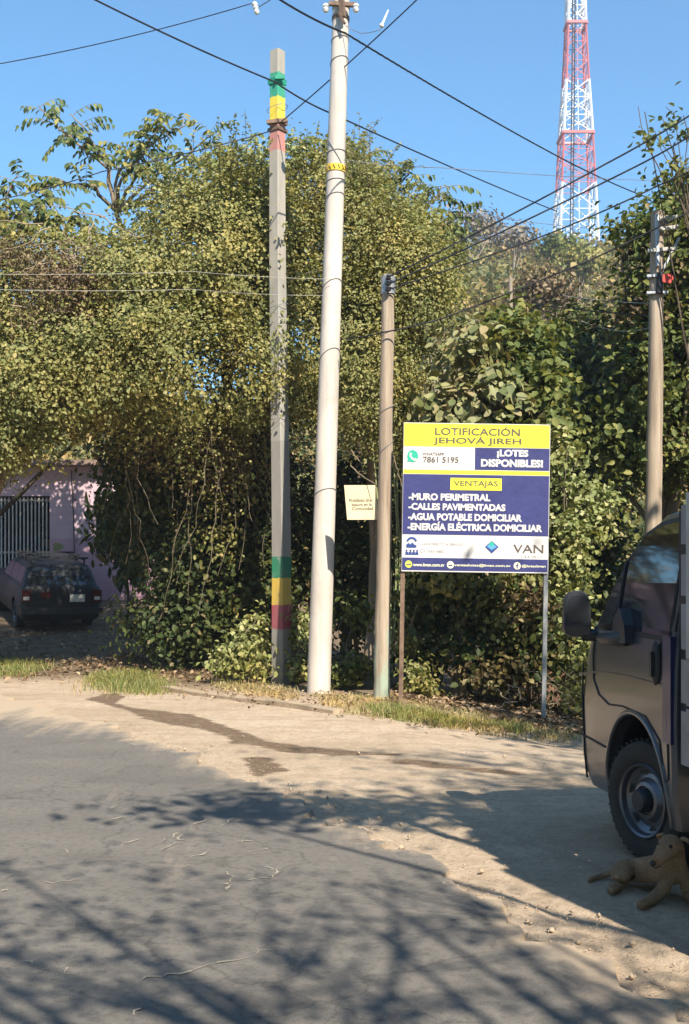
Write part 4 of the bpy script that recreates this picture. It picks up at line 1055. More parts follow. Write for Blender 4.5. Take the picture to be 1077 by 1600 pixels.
wheel(tk, Vector((.035, 0, .327)), .327, .20, R(17))
wheel(tk, Vector((CABW - .035, 0, .327)), .327, .20, R(17), 1)
# load bed with stake sides behind the cab, unseen part shaped for its shadow
BR = -2.62
m = MB(); m.box(-.02, CABW + .02, BR, -.74, .66, .78); m.box(.35, .50, BR + .1, .2, .42, .66); m.box(CABW - .5, CABW - .35, BR + .1, .2, .42, .66); m.build('bed', M['grey_bed'], tk)
m = MB()
for zz in (.80, .92, 1.04):
    m.box(-.022, .012, BR, -.74, zz, zz + .105)
    m.box(CABW - .012, CABW + .022, BR, -.74, zz, zz + .105)
m.build('bed_side', M['grey_bed'], tk)
m = MB()
for k, y in enumerate(np.linspace(-.78, BR + .04, 9)):
    m.box(-.03, .012, y - .025, y + .025, 1.146, 1.93 if k == 0 else 2.40); m.box(CABW - .012, CABW + .03, y - .025, y + .025, 1.146, 1.93 if k == 0 else 2.40)  # stakes past the first are made taller to lengthen the shadow
for z in (1.16, 1.32, 1.48, 1.64, 1.80, 1.96, 2.12, 2.27):
    m.box(.0125, .04, BR, -.74 if z < 1.9 else -.9, z, z + .145); m.box(CABW - .04, CABW - .0125, BR, -.74 if z < 1.9 else -.9, z, z + .145)
for z in (.85, 1.06, 1.27, 1.48, 1.69, 1.90, 2.11): m.box(.05, CABW - .05, BR, BR + .03, z, z + .2)
m.build('stake_side', M['pale_post'], tk)
m = MB(); m.box(.034, CABW - .034, -.735, -.514, .62, 1.86); bh = m.build('bulkhead_sun_block', M['black'], tk)  # black filler behind the slats, added to block sun through the cab gap
m = MB()
for z0_, z1_ in ((.62, .88), (.92, 1.13), (1.18, 1.40), (1.44, 1.64), (1.69, 1.88)): m.box(.010, CABW - .010, -.736, -.60, z0_, z1_)
m.build('slats', M['grey_bed'], bh)
wheel(tk, Vector((.05, -1.95, .327)), .327, .22); wheel(tk, Vector((CABW - .05, -1.95, .327)), .327, .22, 0, 1)
m = MB(); m.box(.0, .03, -1.45, -.85, .40, .62); m.build('side_guard', M['grey_bed'], tk)
m = MB(); m.box(.1, CABW - .1, .0, .06, .24, .38); m.tube([(.8, .1, .40), (.8, -2.2, .42)], .05, 8); m.build('axle', M['black'], tk)

# ---- old wagon in the yard (local: y forward, x right, origin under the middle of its rear)
wc = P(96, 985, 23.4); wg = empty('parked_wagon', (wc.x, 23.4, float(hgt(wc.x, 23.4)) + .02), R(25))
tag(wg, 'old dark station wagon with roof rack, parked before the pink house', 'car')
wg.rotation_euler.x = R(6)
def wring(z, hw, y0, y1, r_=.12):
    pts = []
    for cx_, cy_, a0 in ((hw - r_, y1 - r_, 0), (-hw + r_, y1 - r_, 90), (-hw + r_, y0 + r_, 180), (hw - r_, y0 + r_, 270)):
        for k in range(5):
            a_ = R(a0 + 22.5 * k); pts.append((cx_ + r_ * math.cos(a_), cy_ + r_ * math.sin(a_), z))
    return pts
m = MB(); m.loft([wring(.24, .74, .06, 4.1), wring(.32, .79, .02, 4.2), wring(.55, .82, .0, 4.25), wring(.78, .82, .02, 4.2), wring(.90, .79, .05, 4.1), wring(.93, .76, .07, 3.9)]); body = m.build('body', M['wagon_paint'], wg, 40, fix=True)
cs = []
for y in (.85, 3.35):
    cut = MB(); cut.tube([(-1.0, y, .29), (1.0, y, .29)], [.345, .345], 28); cs.append(cut.build('cutter', M['black'], wg, fix=True))
boolean_cut(body, cs)
m = MB(); m.loft([wring(.93, .755, .07, 3.0), wring(1.0, .73, .12, 2.85, .1), wring(1.2, .67, .26, 2.5, .1), wring(1.32, .62, .36, 2.25, .1), wring(1.36, .54, .45, 2.1, .1)]); m.build('cabin', M['wagon_paint'], wg, 40, fix=True)
def gy(z): return float(np.interp(z, [.93, 1.0, 1.2, 1.32], [.07, .12, .26, .36])) 
def gx_(z): return float(np.interp(z, [.93, 1.0, 1.2, 1.32], [.755, .73, .67, .62]))
m = MB(); m.poly([(-gx_(.96) + .10, gy(.96) - .006, .96), (gx_(.96) - .10, gy(.96) - .006, .96), (gx_(1.29) - .09, gy(1.29) - .006, 1.29), (-gx_(1.29) + .09, gy(1.29) - .006, 1.29)]); m.build('rear_window', M['glass'], wg)
for ya, yb in ((.42, 1.05), (1.12, 1.75), (1.82, 2.35)):
    for s_ in (-1, 1):
        m = MB(); q = [(s_ * (gx_(.97) + .006), ya - .05, .97), (s_ * (gx_(.97) + .006), yb + (.25 if yb > 2 else 0), .97), (s_ * (gx_(1.27) + .006), yb - (.12 if yb > 2 else 0), 1.27), (s_ * (gx_(1.27) + .006), ya + (.08 if ya < .5 else 0), 1.27)]
        m.poly(q if s_ > 0 else q[::-1]); m.build('side_window', M['glass'], wg)
for s_ in (-1, 1):
    m = MB(); m.box(s_ * .71 - .09, s_ * .71 + .09, -.018, .06, .62, .86); lo = m.build('tail_light', M['tail_red'], wg)
    m = MB(); m.box(s_ * .71 - .06, s_ * .71 + .06, -.024, -.0185, .66, .73); m.build('lamp_lens', M['tail_clear'], lo)
m = MB(); m.box(-.42, -.22, -.016, .01, .70, .82); m.build('red_sticker', M['tail_red'], wg)
m = MB(); m.box(.16, .46, -.018, .01, .62, .77); m.build('number_plate', M['plate'], wg)
m = MB(); m.box(-.82, .82, -.09, .04, .38, .50); m.build('bumper', M['dark_plastic'], wg)
rk = empty('roof_rack'); rk.parent = wg
m = MB()
for s_ in (-.52, .52): m.bar((s_, .45, 1.45), (s_, 2.0, 1.45), .04)
for y in (.5, 1.25, 1.95): m.bar((-.62, y, 1.47), (.62, y, 1.47), .05, .035)
for y in (.5, 1.25, 1.95):
    for s_ in (-.54, .54): m.bar((s_, y, 1.33), (s_, y, 1.46), .035)
m.build('rack_bar', M['black'], rk)
for y in (.85, 3.35):
    for s_ in (-1, 1): wheel(wg, Vector((s_ * .79, y, .29)), .29, .17, 0, s_)

# ------------------------------------------------------------------ pink house at the back of the yard
M['pink_wall'] = None
def pink():
    t = NT('pink block wall'); tc = t.n('ShaderNodeTexCoord'); 
    br = t.n('ShaderNodeTexBrick'); br.inputs['Scale'].default_value = 1.0; br.inputs['Brick Width'].default_value = .4; br.inputs['Row Height'].default_value = .2; br.inputs['Mortar Size'].default_value = .006
    mp = t.n('ShaderNodeMapping'); mp.inputs['Rotation'].default_value = (R(90), 0, 0); t.l(tc.outputs['Object'], mp.inputs['Vector']); t.l(mp.outputs[0], br.inputs['Vector'])
    sp = t.n('ShaderNodeSeparateXYZ'); t.l(tc.outputs['Object'], sp.inputs[0])
    mz = t.n('ShaderNodeMath', operation='DIVIDE'); t.l(sp.outputs['Z'], mz.inputs[0]); mz.inputs[1].default_value = 4.0
    c = t.ramp(mz.outputs[0], [(0, (.62, .36, .43)), (.36, (.62, .45, .50))], 'CONSTANT')
    c = t.mix(t.ramp(t.noise(2, 5, .65), [(.35, .3), (.65, 0.0)]), c, (.40, .27, .29))
    f = t.n('ShaderNodeMath', operation='MULTIPLY'); t.l(br.outputs['Fac'], f.inputs[0]); f.inputs[1].default_value = .35
    c = t.mix(f.outputs[0], c, (.35, .24, .26))
    return t.done(t.bsdf(c, .85, 0, t.bump(br.outputs['Fac'], -.3, .01), .2))
M['pink_wall'] = pink()
YH = 27.2
hl, hr = P(-330, 940, YH), P(222, 940, YH); hz = float(hgt(hl.x + 4, YH))
hs = empty('pink_house', (hr.x, YH, hz)); tag(hs, 'pink block house behind the parked wagon, barred gate at its left', 'house')
wx = lambda px: (px - 222) / F * YH; wz = lambda py: H + (HZ - py) / F * YH - hz
m = MB()
gA, gB, gt = wx(-40), wx(78), wz(775)
m.box(wx(-330), gA, 0, .2, -.6, 3.15); m.box(gB, 0, 0, .2, -.6, 3.15); m.box(gA, gB, 0, .2, gt, 3.15); m.box(wx(-330), wx(-330) + .2, .2, 6, -.6, 3.15); m.box(-.2, 0, .2, 6, -.6, 3.15); m.box(wx(-330), 0, 6, 6.2, -.6, 3.15)
m.build('wall', M['pink_wall'], hs, fix=True)
m = MB(); m.box(wx(-330) - .3, .3, -.35, 6.5, 3.155, 3.28); m.build('roof', plain('rusty sheet roof', (.25, .17, .13), .7, var=.3), hs)
gt_ = empty('barred_gate', (0, 0, 0)); gt_.parent = hs
m = MB(); n_ = 20
for k in range(n_ + 1):
    x = gA + (gB - gA) * k / n_; m.box(x - .016, x + .016, .05, .08, -.1, gt - .03)
for z in (.05, (gt) * .45, gt - .12): m.box(gA, gB, .081, .11, z, z + .05)
m.build('bars', M['pale_post'], gt_)
m = MB(); m.box(gA, gB, 2.5, 2.55, -.3, gt); m.build('room_shade_sheet', M['black'], hs)  # black sheet stands in for the shade of the room inside
wn = empty('window'); wn.parent = hs
a_, b_ = wx(152), wx(200)
m = MB(); m.box(a_, b_, -.03, -.004, wz(862), wz(800)); m.build('pane', M['glass'], wn)
m = MB()
for x in np.linspace(a_, b_, 8): m.box(x - .01, x + .01, -.06, -.035, wz(864), wz(798))
for z in (wz(864), wz(832), wz(798)): m.box(a_, b_, -.075, -.061, z - .015, z + .015)
m.build('bars', M['black'], wn)
m = MB(); m.tube(wander((wx(112), -.03, wz(735)), (wx(117), -.03, wz(873)), 8, .015, 5), .012, 6); m.build('hanging_cable', M['black'], hs)

# ------------------------------------------------------------------ dog lying by the front wheel
def skin_body(name, verts, edges, mat, parent, root=0, sub=2):
    me = bpy.data.meshes.new(name); me.from_pydata([v[:3] for v in verts], edges, []); o = bpy.data.objects.new(name, me); COL.objects.link(o)
    md = o.modifiers.new('skin', 'SKIN'); md.branch_smoothing = .6; md.use_smooth_shade = True
    for i, v in enumerate(verts):
        sv = me.skin_vertices[0].data[i]; rr = v[3]; sv.radius = rr if isinstance(rr, tuple) else (rr, rr); sv.use_root = (i == root)
    s2 = o.modifiers.new('sub', 'SUBSURF'); s2.levels = sub; s2.render_levels = sub
    dg = bpy.context.evaluated_depsgraph_get(); dg.update(); m2 = bpy.data.meshes.new_from_object(o.evaluated_get(dg)); o.modifiers.clear(); o.data = m2
    m2.materials.clear(); m2.materials.append(mat); m2.polygons.foreach_set('use_smooth', [True] * len(m2.polygons)); o.parent = parent; return o
def fur():
    t = NT('tan dog fur'); a_ = t.noise(7, 4, .6); b_ = t.noise(120, 3, .7, stretch=(1, 1, .35))
    c = t.ramp(a_, [(.35, (.29, .175, .095)), (.65, (.43, .28, .165))]); c = t.mix(t.ramp(b_, [(.4, .4), (.6, 0.0)]), c, (.26, .15, .08))
    return t.done(t.bsdf(c, .85, 0, t.bump(b_, .5, .006), .2))
M['fur'] = fur(); M['nose'] = plain('dog nose', (.035, .025, .025), .35, var=.2); M['eye'] = plain('dog eye', (.02, .012, .008), .1, var=.1)
DO = Vector((1.47, 5.40, 0)); dg_ = empty('dog', DO); tag(dg_, 'tan short-haired dog lying beside the truck front wheel, its head turned aside', 'dog')
Vd = [(1.36, 5.74, .095, (.095, .085)), (1.42, 5.62, .115, (.09, .090)), (1.475, 5.50, .145, (.088, .10)), (1.505, 5.41, .180, (.078, .092)), (1.505, 5.378, .245, .060), (1.488, 5.355, .300, .060), (1.458, 5.325, .315, .070), (1.424, 5.292, .288, .050), (1.392, 5.264, .262, .038), (1.366, 5.243, .244, .032),
      (1.462, 5.372, .125, .048), (1.435, 5.385, .055, .036), (1.365, 5.325, .033, .027), (1.305, 5.275, .025, .026), (1.275, 5.255, .021, .023),
      (1.548, 5.372, .125, .046), (1.572, 5.39, .052, .034), (1.575, 5.28, .032, .027), (1.566, 5.20, .025, .027), (1.56, 5.165, .021, .023),
      (1.305, 5.70, .085, .075), (1.262, 5.59, .072, .058), (1.295, 5.66, .035, .034), (1.235, 5.575, .025, .026), (1.19, 5.52, .022, .022),
      (1.44, 5.76, .075, .065), (1.50, 5.68, .05, .04),
      (1.315, 5.84, .05, .022), (1.23, 5.86, .019, .015), (1.17, 5.82, .014, .012), (1.13, 5.77, .012, .008)]
Ed = [(0, 1), (1, 2), (2, 3), (3, 4), (4, 5), (5, 6), (6, 7), (7, 8), (8, 9), (3, 10), (10, 11), (11, 12), (12, 13), (13, 14), (3, 15), (15, 16), (16, 17), (17, 18), (18, 19), (0, 20), (20, 21), (21, 22), (22, 23), (23, 24), (0, 25), (25, 26), (0, 27), (27, 28), (28, 29), (29, 30)]
Vl = [(v[0] - DO.x, v[1] - DO.y, v[2], v[3]) for v in Vd]
DB = skin_body('body', Vl, Ed, M['fur'], dg_)
def coat(parent, n, length):
    me = parent.data; me.calc_loop_triangles(); nv = len(me.vertices); co = np.empty(nv * 3, np.float32); me.vertices.foreach_get('co', co); co = co.reshape(-1, 3)
    nt_ = len(me.loop_triangles); tri = np.empty(nt_ * 3, np.int32); me.loop_triangles.foreach_get('vertices', tri); tri = tri.reshape(-1, 3)
    A_, B_, C_ = co[tri[:, 0]], co[tri[:, 1]], co[tri[:, 2]]; nn = np.cross(B_ - A_, C_ - A_); ar = np.linalg.norm(nn, axis=1); nn = unit(nn)
    k = RNG.choice(nt_, n, p=ar / ar.sum()); u, v = RNG.random(n), RNG.random(n); f = u + v > 1; u[f], v[f] = 1 - u[f], 1 - v[f]
    P_ = A_[k] + (B_ - A_)[k] * u[:, None] + (C_ - A_)[k] * v[:, None]; N_ = nn[k]
    lay = np.array([.2, .45, -.75]) + RNG.normal(size=(n, 3)) * .35; d = unit(N_ * .45 + unit(lay - N_ * (lay * N_).sum(1, keepdims=True)))
    s_ = unit(np.cross(d, N_)) * .0013; L_2 = (length * RNG.uniform(.5, 1.3, n))[:, None]
    V_ = np.stack([P_ - s_, P_ + s_, P_ + d * L_2 + s_ * .2, P_ + d * L_2 - s_ * .2], 1).reshape(-1, 3)
    return np_mesh('coat', V_, 4, [(0, 1, 2, 3)], M['hair'], parent)
M['hair'] = leaf_mat('dog hair', [(0, (.20, .115, .06)), (.5, (.33, .205, .115)), (1, (.47, .32, .20))], .1, .8, 5, (.75, .7, .65))
coat(DB, 26000, .009)
L_ = lambda x, y, z: Vector((x - DO.x, y - DO.y, z))
hd = (L_(1.366, 5.243, .244) - L_(1.458, 5.325, .315)).normalized(); sdv = hd.cross(Vector((0, 0, 1))).normalized(); upv = sdv.cross(hd)
m = MB(); m.lathe([(0, -.016), (.012, -.013), (.017, 0), (.012, .012), (0, .015)], 12, Matrix.Translation(L_(1.342, 5.222, .244))); m.build('nose', M['nose'], dg_, 60)
for s_ in (-1, 1):
    c = L_(1.428, 5.296, .300) + sdv * .038 * s_ + upv * .026
    m = MB(); m.lathe([(0, -.010), (.007, -.007), (.010, 0), (.007, .007), (0, .010)], 10, Matrix.Translation(c)); m.build('eye', M['eye'], dg_, 60)
    b0 = L_(1.476, 5.342, .352) + sdv * .046 * s_
    o = skin_body('ear', [(*(b0), (.020, .012)), (*(b0 + sdv * .030 * s_ + Vector((0, 0, .004))), (.026, .010)), (*(b0 + sdv * .042 * s_ - upv * .026 - hd * .012), (.022, .009)), (*(b0 + sdv * .040 * s_ - upv * .052 - hd * .012), (.010, .006))], [(0, 1), (1, 2), (2, 3)], M['fur'], dg_)
m = MB(); m.tube([L_(1.385, 5.232, .226), L_(1.352, 5.224, .222), L_(1.342, 5.250, .224)], .003, 5); m.build('mouth', M['nose'], dg_); dg_.scale = (.9, .9, .9); dg_.location = (1.525, 5.43, 0)
# ------------------------------------------------------------------ vegetation (distances in metres from the camera)
def gnd(px, Y):
    x = (px - PW / 2) / F * Y; return Vector((x, Y, float(hgt(x, Y))))

tree('leafy_tree', 'broad olive green tree draped with creepers, behind the two tall poles', gnd(420, 20.6),
     [E(330, 420, 17.8, 150, 140, 1.4), E(215, 470, 17.3, 120, 120, 1.4), E(430, 400, 18.4, 105, 110, 1.3), E(475, 520, 18.2, 100, 170, 1.2), E(300, 565, 17.0, 170, 95, 1.4), E(400, 580, 17.8, 100, 85, 1.0), E(150, 570, 17.1, 110, 100, 1.4), E(340, 335, 18.6, 95, 45, .8), E(470, 335, 19, 55, 60, .7)],
     2150, 64, .21, .054, M['leaf_olive'], M['bark'], .16, 101, limbs=18, rag=.34, twigs=160, twig_r=.006, gap=-.55, shoots=460, shoot_len=.85, aspect=.72, lean=P(330, 420, 19),
     fill=[('airy_sprays', [E(230, 330, 18.4, 48, 30, .5), E(285, 285, 18.6, 42, 34, .5), E(345, 270, 18.7, 42, 28, .5), E(400, 255, 18.8, 36, 40, .5), E(455, 255, 19, 32, 42, .4), E(500, 265, 19, 26, 40, .4), E(190, 380, 18, 40, 30, .4)], 120, 22, .16, .075, M['leaf_bright']), ('drooping_foliage', [E(215, 670, 17.3, 45, 60, .4), E(280, 690, 17.4, 40, 60, .4), E(345, 680, 17.6, 45, 85, .4), E(400, 690, 17.8, 36, 80, .3), E(160, 650, 17.2, 40, 40, .4)], 110, 20, .16, .058, M['leaf_olive'])])
tree('leafy_tree', 'olive green tree at the left edge, hanging over the parked wagon', gnd(-60, 19.2),
     [E(20, 530, 17.3, 120, 110, 1.4), E(95, 415, 18.2, 85, 60, .8), E(70, 610, 16.8, 100, 95, 1.4), E(-80, 620, 17, 120, 130, 1.5), E(-20, 690, 16.9, 110, 75, 1.3), E(-120, 480, 17.6, 150, 140, 1.5), E(-240, 600, 17.5, 160, 150, 1.6)],
     1250, 60, .22, .058, M['leaf_olive'], M['bark'], .17, 102, limbs=12, twigs=80, twig_r=.006, gap=-.6, shoots=160, aspect=.7)
tree('leafy_tree', 'dark treetop added behind the olive tree to shade the pink house yard', gnd(-90, 24.5),
     [E(60, 560, 23.6, 150, 105, 1.3), E(-90, 560, 23.6, 150, 110, 1.3), E(200, 600, 23.0, 90, 110, 1.2)], 420, 40, .32, .13, M['leaf_dark'], M['bark'], .15, 120, limbs=10, twigs=40, gap=-9, lean=P(-40, 600, 23.8))  # mostly hidden crown, added so the house wall lies in shade
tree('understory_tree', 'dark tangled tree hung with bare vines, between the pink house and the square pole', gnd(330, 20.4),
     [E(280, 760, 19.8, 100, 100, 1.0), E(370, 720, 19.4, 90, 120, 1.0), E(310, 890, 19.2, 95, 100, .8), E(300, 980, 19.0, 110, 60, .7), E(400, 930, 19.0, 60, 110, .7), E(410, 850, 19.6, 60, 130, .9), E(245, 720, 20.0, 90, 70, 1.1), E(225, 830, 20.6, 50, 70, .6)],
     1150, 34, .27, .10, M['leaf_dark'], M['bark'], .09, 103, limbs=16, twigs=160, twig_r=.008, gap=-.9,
     fill=[('dry_foliage', [E(250, 690, 18.2, 110, 60, .6), E(350, 720, 18.0, 80, 80, .6)], 110, 24, .22, .07, M['leaf_brown']), ('sunlit_tone_foliage', [E(340, 830, 18.2, 80, 80, .4), E(400, 760, 18, 50, 90, .3)], 34, 12, .16, .08, M['leaf_olive'])])  # paler leaf clumps: sunlight put into the leaf colour
tree('leafy_tree', 'upright yellow green thicket tree just right of the round concrete pole', gnd(575, 18.2),
     [E(560, 400, 18.0, 55, 140, .9), E(625, 420, 17.6, 70, 110, .9), E(560, 560, 17.2, 60, 150, .8), E(655, 470, 17.4, 60, 110, .8), E(545, 300, 19, 55, 70, .8), E(610, 620, 17.1, 60, 110, .7), E(640, 360, 18.6, 50, 60, .8)],
     1050, 58, .19, .052, M['leaf_olive'], M['bark_pale'], .10, 104, limbs=14, twigs=90, twig_r=.006, gap=-.6, shoots=260, shoot_len=.7, aspect=.65)
tree('leafy_tree', 'deep green treetop peeking above the leaves just right of the yellow strap', gnd(540, 22.0),
     [E(540, 260, 22, 26, 42, .6), E(566, 300, 22, 30, 40, .6)], 70, 40, .2, .11, M['leaf_green'], M['bark'], .10, 105, limbs=3, twigs=8)
tree('large_leaved_shrub', 'shrub with large pale leathery leaves, above the big sign', gnd(735, 16.4),
     [E(735, 565, 16.2, 62, 75, .7), E(765, 630, 16.0, 60, 60, .6), E(700, 650, 16.0, 50, 60, .6)], 170, 7, .17, .15, M['leaf_pale'], M['bark'], .06, 106, limbs=7, fine=True, aspect=.66, droop=.9, twigs=40, twig_r=.008, cat='shrub', rag=.15)
tree('leafy_shrub', 'mid green shrub with rounded leaves, above the right half of the sign', gnd(815, 16.8),
     [E(815, 570, 16.8, 55, 80, .7), E(845, 640, 16.6, 45, 80, .7), E(785, 530, 17.2, 40, 40, .5), E(790, 640, 16.5, 60, 70, .6)], 250, 26, .2, .12, M['leaf_green'], M['bark'], .07, 107, limbs=8, aspect=.7, twigs=40, twig_r=.006, cat='shrub')
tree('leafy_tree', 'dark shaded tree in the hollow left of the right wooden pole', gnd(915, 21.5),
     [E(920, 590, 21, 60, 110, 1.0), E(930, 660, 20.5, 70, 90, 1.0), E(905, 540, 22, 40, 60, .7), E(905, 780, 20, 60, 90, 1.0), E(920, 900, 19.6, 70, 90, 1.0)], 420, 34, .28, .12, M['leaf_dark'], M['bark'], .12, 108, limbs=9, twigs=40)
tree('leafy_tree', 'broken green tree on the right, behind the pole with crossbars', gnd(1045, 18.2),
     [E(1010, 370, 18.4, 55, 48, .6), E(1072, 315, 18.6, 50, 45, .6), E(1075, 430, 18.0, 80, 90, 1.0), E(995, 600, 17.8, 45, 90, .7), E(1010, 480, 18.2, 40, 40, .5), E(1060, 570, 17.8, 60, 110, .9), E(1120, 600, 18, 80, 200, 1), E(975, 690, 17.6, 50, 70, .7), E(1050, 710, 17.7, 60, 60, .8)],
     640, 32, .24, .12, M['leaf_green'], M['bark_pale'], .13, 109, limbs=16, shoots=24, aspect=.62, twigs=120, twig_r=.008, gap=-.75,
     fill=[('dry_foliage', [E(1045, 420, 17.8, 60, 90, .7), E(1060, 680, 17.5, 50, 60, .6), E(990, 520, 18, 40, 60, .4)], 70, 20, .24, .09, M['leaf_brown'])])
tree('slender_tree', 'thin branch with sparse leaf tufts reaching into the sky at the right edge', gnd(1190, 16.2),
     [E(1010, 220, 16, 26, 12, .3), E(1008, 168, 16, 18, 9, .2), E(1050, 180, 16, 26, 12, .3), E(1062, 210, 16, 24, 14, .3), E(1070, 270, 16, 36, 22, .4), E(1110, 320, 16, 40, 40, .4)], 30, 14, .11, .10, M['leaf_green'], M['bark'], .035, 110, limbs=12, twigs=16, twig_r=.005, rag=.1)
tree('leafy_shrub', 'dense shrub behind the sign posts with a stout trunk showing beneath the sign', gnd(718, 15.9),
     [E(700, 790, 16.3, 70, 110, .6), E(790, 790, 16.3, 70, 110, .6), E(680, 930, 16.2, 50, 80, .5), E(790, 950, 15.9, 70, 80, .5), E(760, 1030, 15.6, 90, 45, .4), E(660, 1020, 15.9, 40, 50, .4), E(840, 1010, 15.3, 50, 70, .4)], 430, 26, .22, .105, M['leaf_dark'], M['bark_pale'], .12, 111, limbs=7, aspect=.65, twigs=120, twig_r=.007, cat='shrub', gap=-.7, lean=P(722, 640, 16.3),
     fill=[('sunlit_tone_foliage', [E(790, 960, 15.5, 65, 70, .35), E(700, 900, 15.6, 60, 40, .3), E(820, 900, 15.5, 50, 60, .3)], 60, 14, .17, .095, M['leaf_olive']), ('dry_foliage', [E(780, 1050, 15.1, 90, 30, .35), E(830, 960, 15.3, 40, 60, .3)], 52, 16, .15, .09, M['leaf_brown'])])  # paler clumps carry a sunlit look in their colour
tree('climbing_vine', 'green creeper hanging in a column along the right side of the big sign', gnd(880, 15.6),
     [E(872, 720, 15.9, 24, 70, .4), E(888, 860, 15.7, 26, 90, .4), E(885, 980, 15.4, 30, 80, .4), E(905, 1070, 15.0, 26, 50, .4), E(925, 800, 16.2, 40, 60, .4)], 210, 22, .17, .085, M['leaf_bright'], M['vine'], .03, 112, limbs=8, aspect=.75, twigs=50, twig_r=.006, cat='vine', trunk_name='stem', crown_name='foliage')
tree('small_bush', 'yellow green bush with hanging leaves, left of the square pole foot', gnd(380, 17.0),
     [E(385, 1010, 16.9, 42, 40, .4), E(355, 1040, 16.8, 40, 24, .35), E(400, 1045, 16.7, 32, 22, .3), E(395, 975, 17, 18, 18, .2)], 74, 17, .12, .085, M['leaf_bright'], M['vine'], .018, 113, limbs=10, twigs=30, twig_r=.005, cat='bush', trunk_name='stem', droop=.8, rag=.3)
tree('small_bush', 'pale green bush squeezed between the square pole and the round pole', gnd(466, 16.9),
     [E(466, 990, 16.9, 18, 50, .25), E(468, 1045, 16.7, 20, 24, .25)], 62, 16, .10, .08, M['leaf_bright'], M['vine'], .014, 114, limbs=6, twigs=16, twig_r=.004, cat='bush', trunk_name='stem', droop=.8)
tree('small_bush', 'low green bush between the round pole and the short wooden pole', gnd(545, 16.0),
     [E(535, 1058, 15.9, 22, 18, .25), E(560, 1040, 16, 20, 18, .2), E(560, 955, 16.4, 20, 20, .25)], 52, 14, .11, .085, M['leaf_green'], M['vine'], .012, 115, limbs=6, twigs=16, twig_r=.004, cat='bush', trunk_name='stem', droop=.7)
tree('small_bush', 'straggly weed bush beneath the left end of the big sign', gnd(645, 15.4),
     [E(645, 1050, 15.3, 20, 26, .2), E(665, 1070, 15.2, 22, 16, .2), E(640, 1010, 15.5, 16, 16, .2)], 46, 13, .10, .075, M['leaf_olive'], M['vine'], .012, 116, limbs=6, twigs=16, twig_r=.004, cat='bush', trunk_name='stem', droop=.7)
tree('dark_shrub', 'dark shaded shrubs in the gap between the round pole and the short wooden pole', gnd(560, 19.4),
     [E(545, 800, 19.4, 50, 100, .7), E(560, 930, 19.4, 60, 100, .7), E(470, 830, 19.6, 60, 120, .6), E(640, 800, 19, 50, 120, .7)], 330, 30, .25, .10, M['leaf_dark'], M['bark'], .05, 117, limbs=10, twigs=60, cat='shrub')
tree('long_leaved_plant', 'dark plant with long hanging leaves beside the pink house wall', gnd(205, 22.8),
     [E(185, 830, 22.3, 30, 45, .4), E(180, 800, 22.3, 30, 30, .4), E(205, 880, 22.2, 28, 40, .4)], 46, 12, .2, .34, M['leaf_dark'], M['bark'], .04, 118, limbs=5, aspect=.28, droop=1.6, twigs=12, cat='plant', trunk_name='stem')
tree('brushy_shrub', 'brown dried brush on the left, between treetop sprays and the olive tree', gnd(-90, 18.0),
     [E(80, 420, 17.0, 95, 45, .6), E(0, 405, 17.2, 80, 40, .6), E(120, 455, 16.7, 60, 35, .5), E(70, 490, 16.1, 80, 40, .3), E(100, 440, 16.2, 80, 40, .3)], 280, 24, .2, .05, M['leaf_brown'], M['twig_dry'], .05, 119, limbs=14, twigs=120, twig_r=.009, cat='shrub', gap=-.8)

# tall tree whose long drooping leaf sprays stand out against the sky
def spray_tree(name, label, base, arms, leafL, mat, bark, seed, trunk_r=.09, crown=None):
    base = Vector(base); root = empty(name, base); tag(root, label, 'tree'); r = random.Random(seed); C, N, D, L = [], [], [], []
    m = MB(); fork = crown or (arms[0][0] - Vector((0, 0, .5)))
    m.tube([p - base for p in wander(base - Vector((0, 0, .1)), fork, 8, .1, seed)], [trunk_r * (1 - .07 * i) for i in range(9)], 8)
    for st, en, n_side in arms:
        arm = wander(st, en, 8, .06, r.randint(0, 999)); m.tube([p - base for p in wander(fork, st, 4, .06, 3)], [trunk_r * .45, trunk_r * .4, trunk_r * .38, trunk_r * .35, .026], 6); m.tube([p - base for p in arm], [.026 - .002 * i for i in range(9)], 6)
        n_side = int(n_side * 1.4)
        for k in range(n_side):
            t = .18 + .82 * (k + r.random()) / n_side; i = min(7, int(t * 8)); p0 = arm[i].lerp(arm[i + 1], t * 8 - i)
            dd = Vector((r.uniform(-1, 1), r.uniform(-.9, .9), r.uniform(-.1, .75))).normalized(); ln = r.uniform(.35, .68)
            rach = [p0 + dd * ln * q - Vector((0, 0, .38 * ln * q * q)) for q in np.linspace(0, 1, 7)]
            m.tube([p - base for p in rach], [.006, .005, .005, .004, .004, .003, .002], 4)
            for q in range(1, 7):
                tv = (rach[q] - rach[q - 1]).normalized(); sv = tv.cross(Vector((0, 0, 1))).normalized()
                for s_ in (-1, 1):
                    if r.random() < .12: continue
                    d = (sv * s_ * .7 + tv * .45 - Vector((0, 0, r.uniform(.35, 1.2)))).normalized(); l_ = leafL * r.uniform(.7, 1.2)
                    C.append(rach[q] + d * l_ * .5); D.append(d); N.append(Vector((r.uniform(-.5, .8), r.uniform(-1.3, -.1), r.uniform(.2, 1)))); L.append(l_)
    m.build('trunk', bark, root, 50)
    leaves('crown', np.array(C), np.array(N), np.array(L), mat, root, .42, D=np.array(D), origin=base, keepD=True)
A = lambda x0, y0, x1, y1, Y, n: (P(x0, y0, Y), P(x1, y1, Y - .3), n)
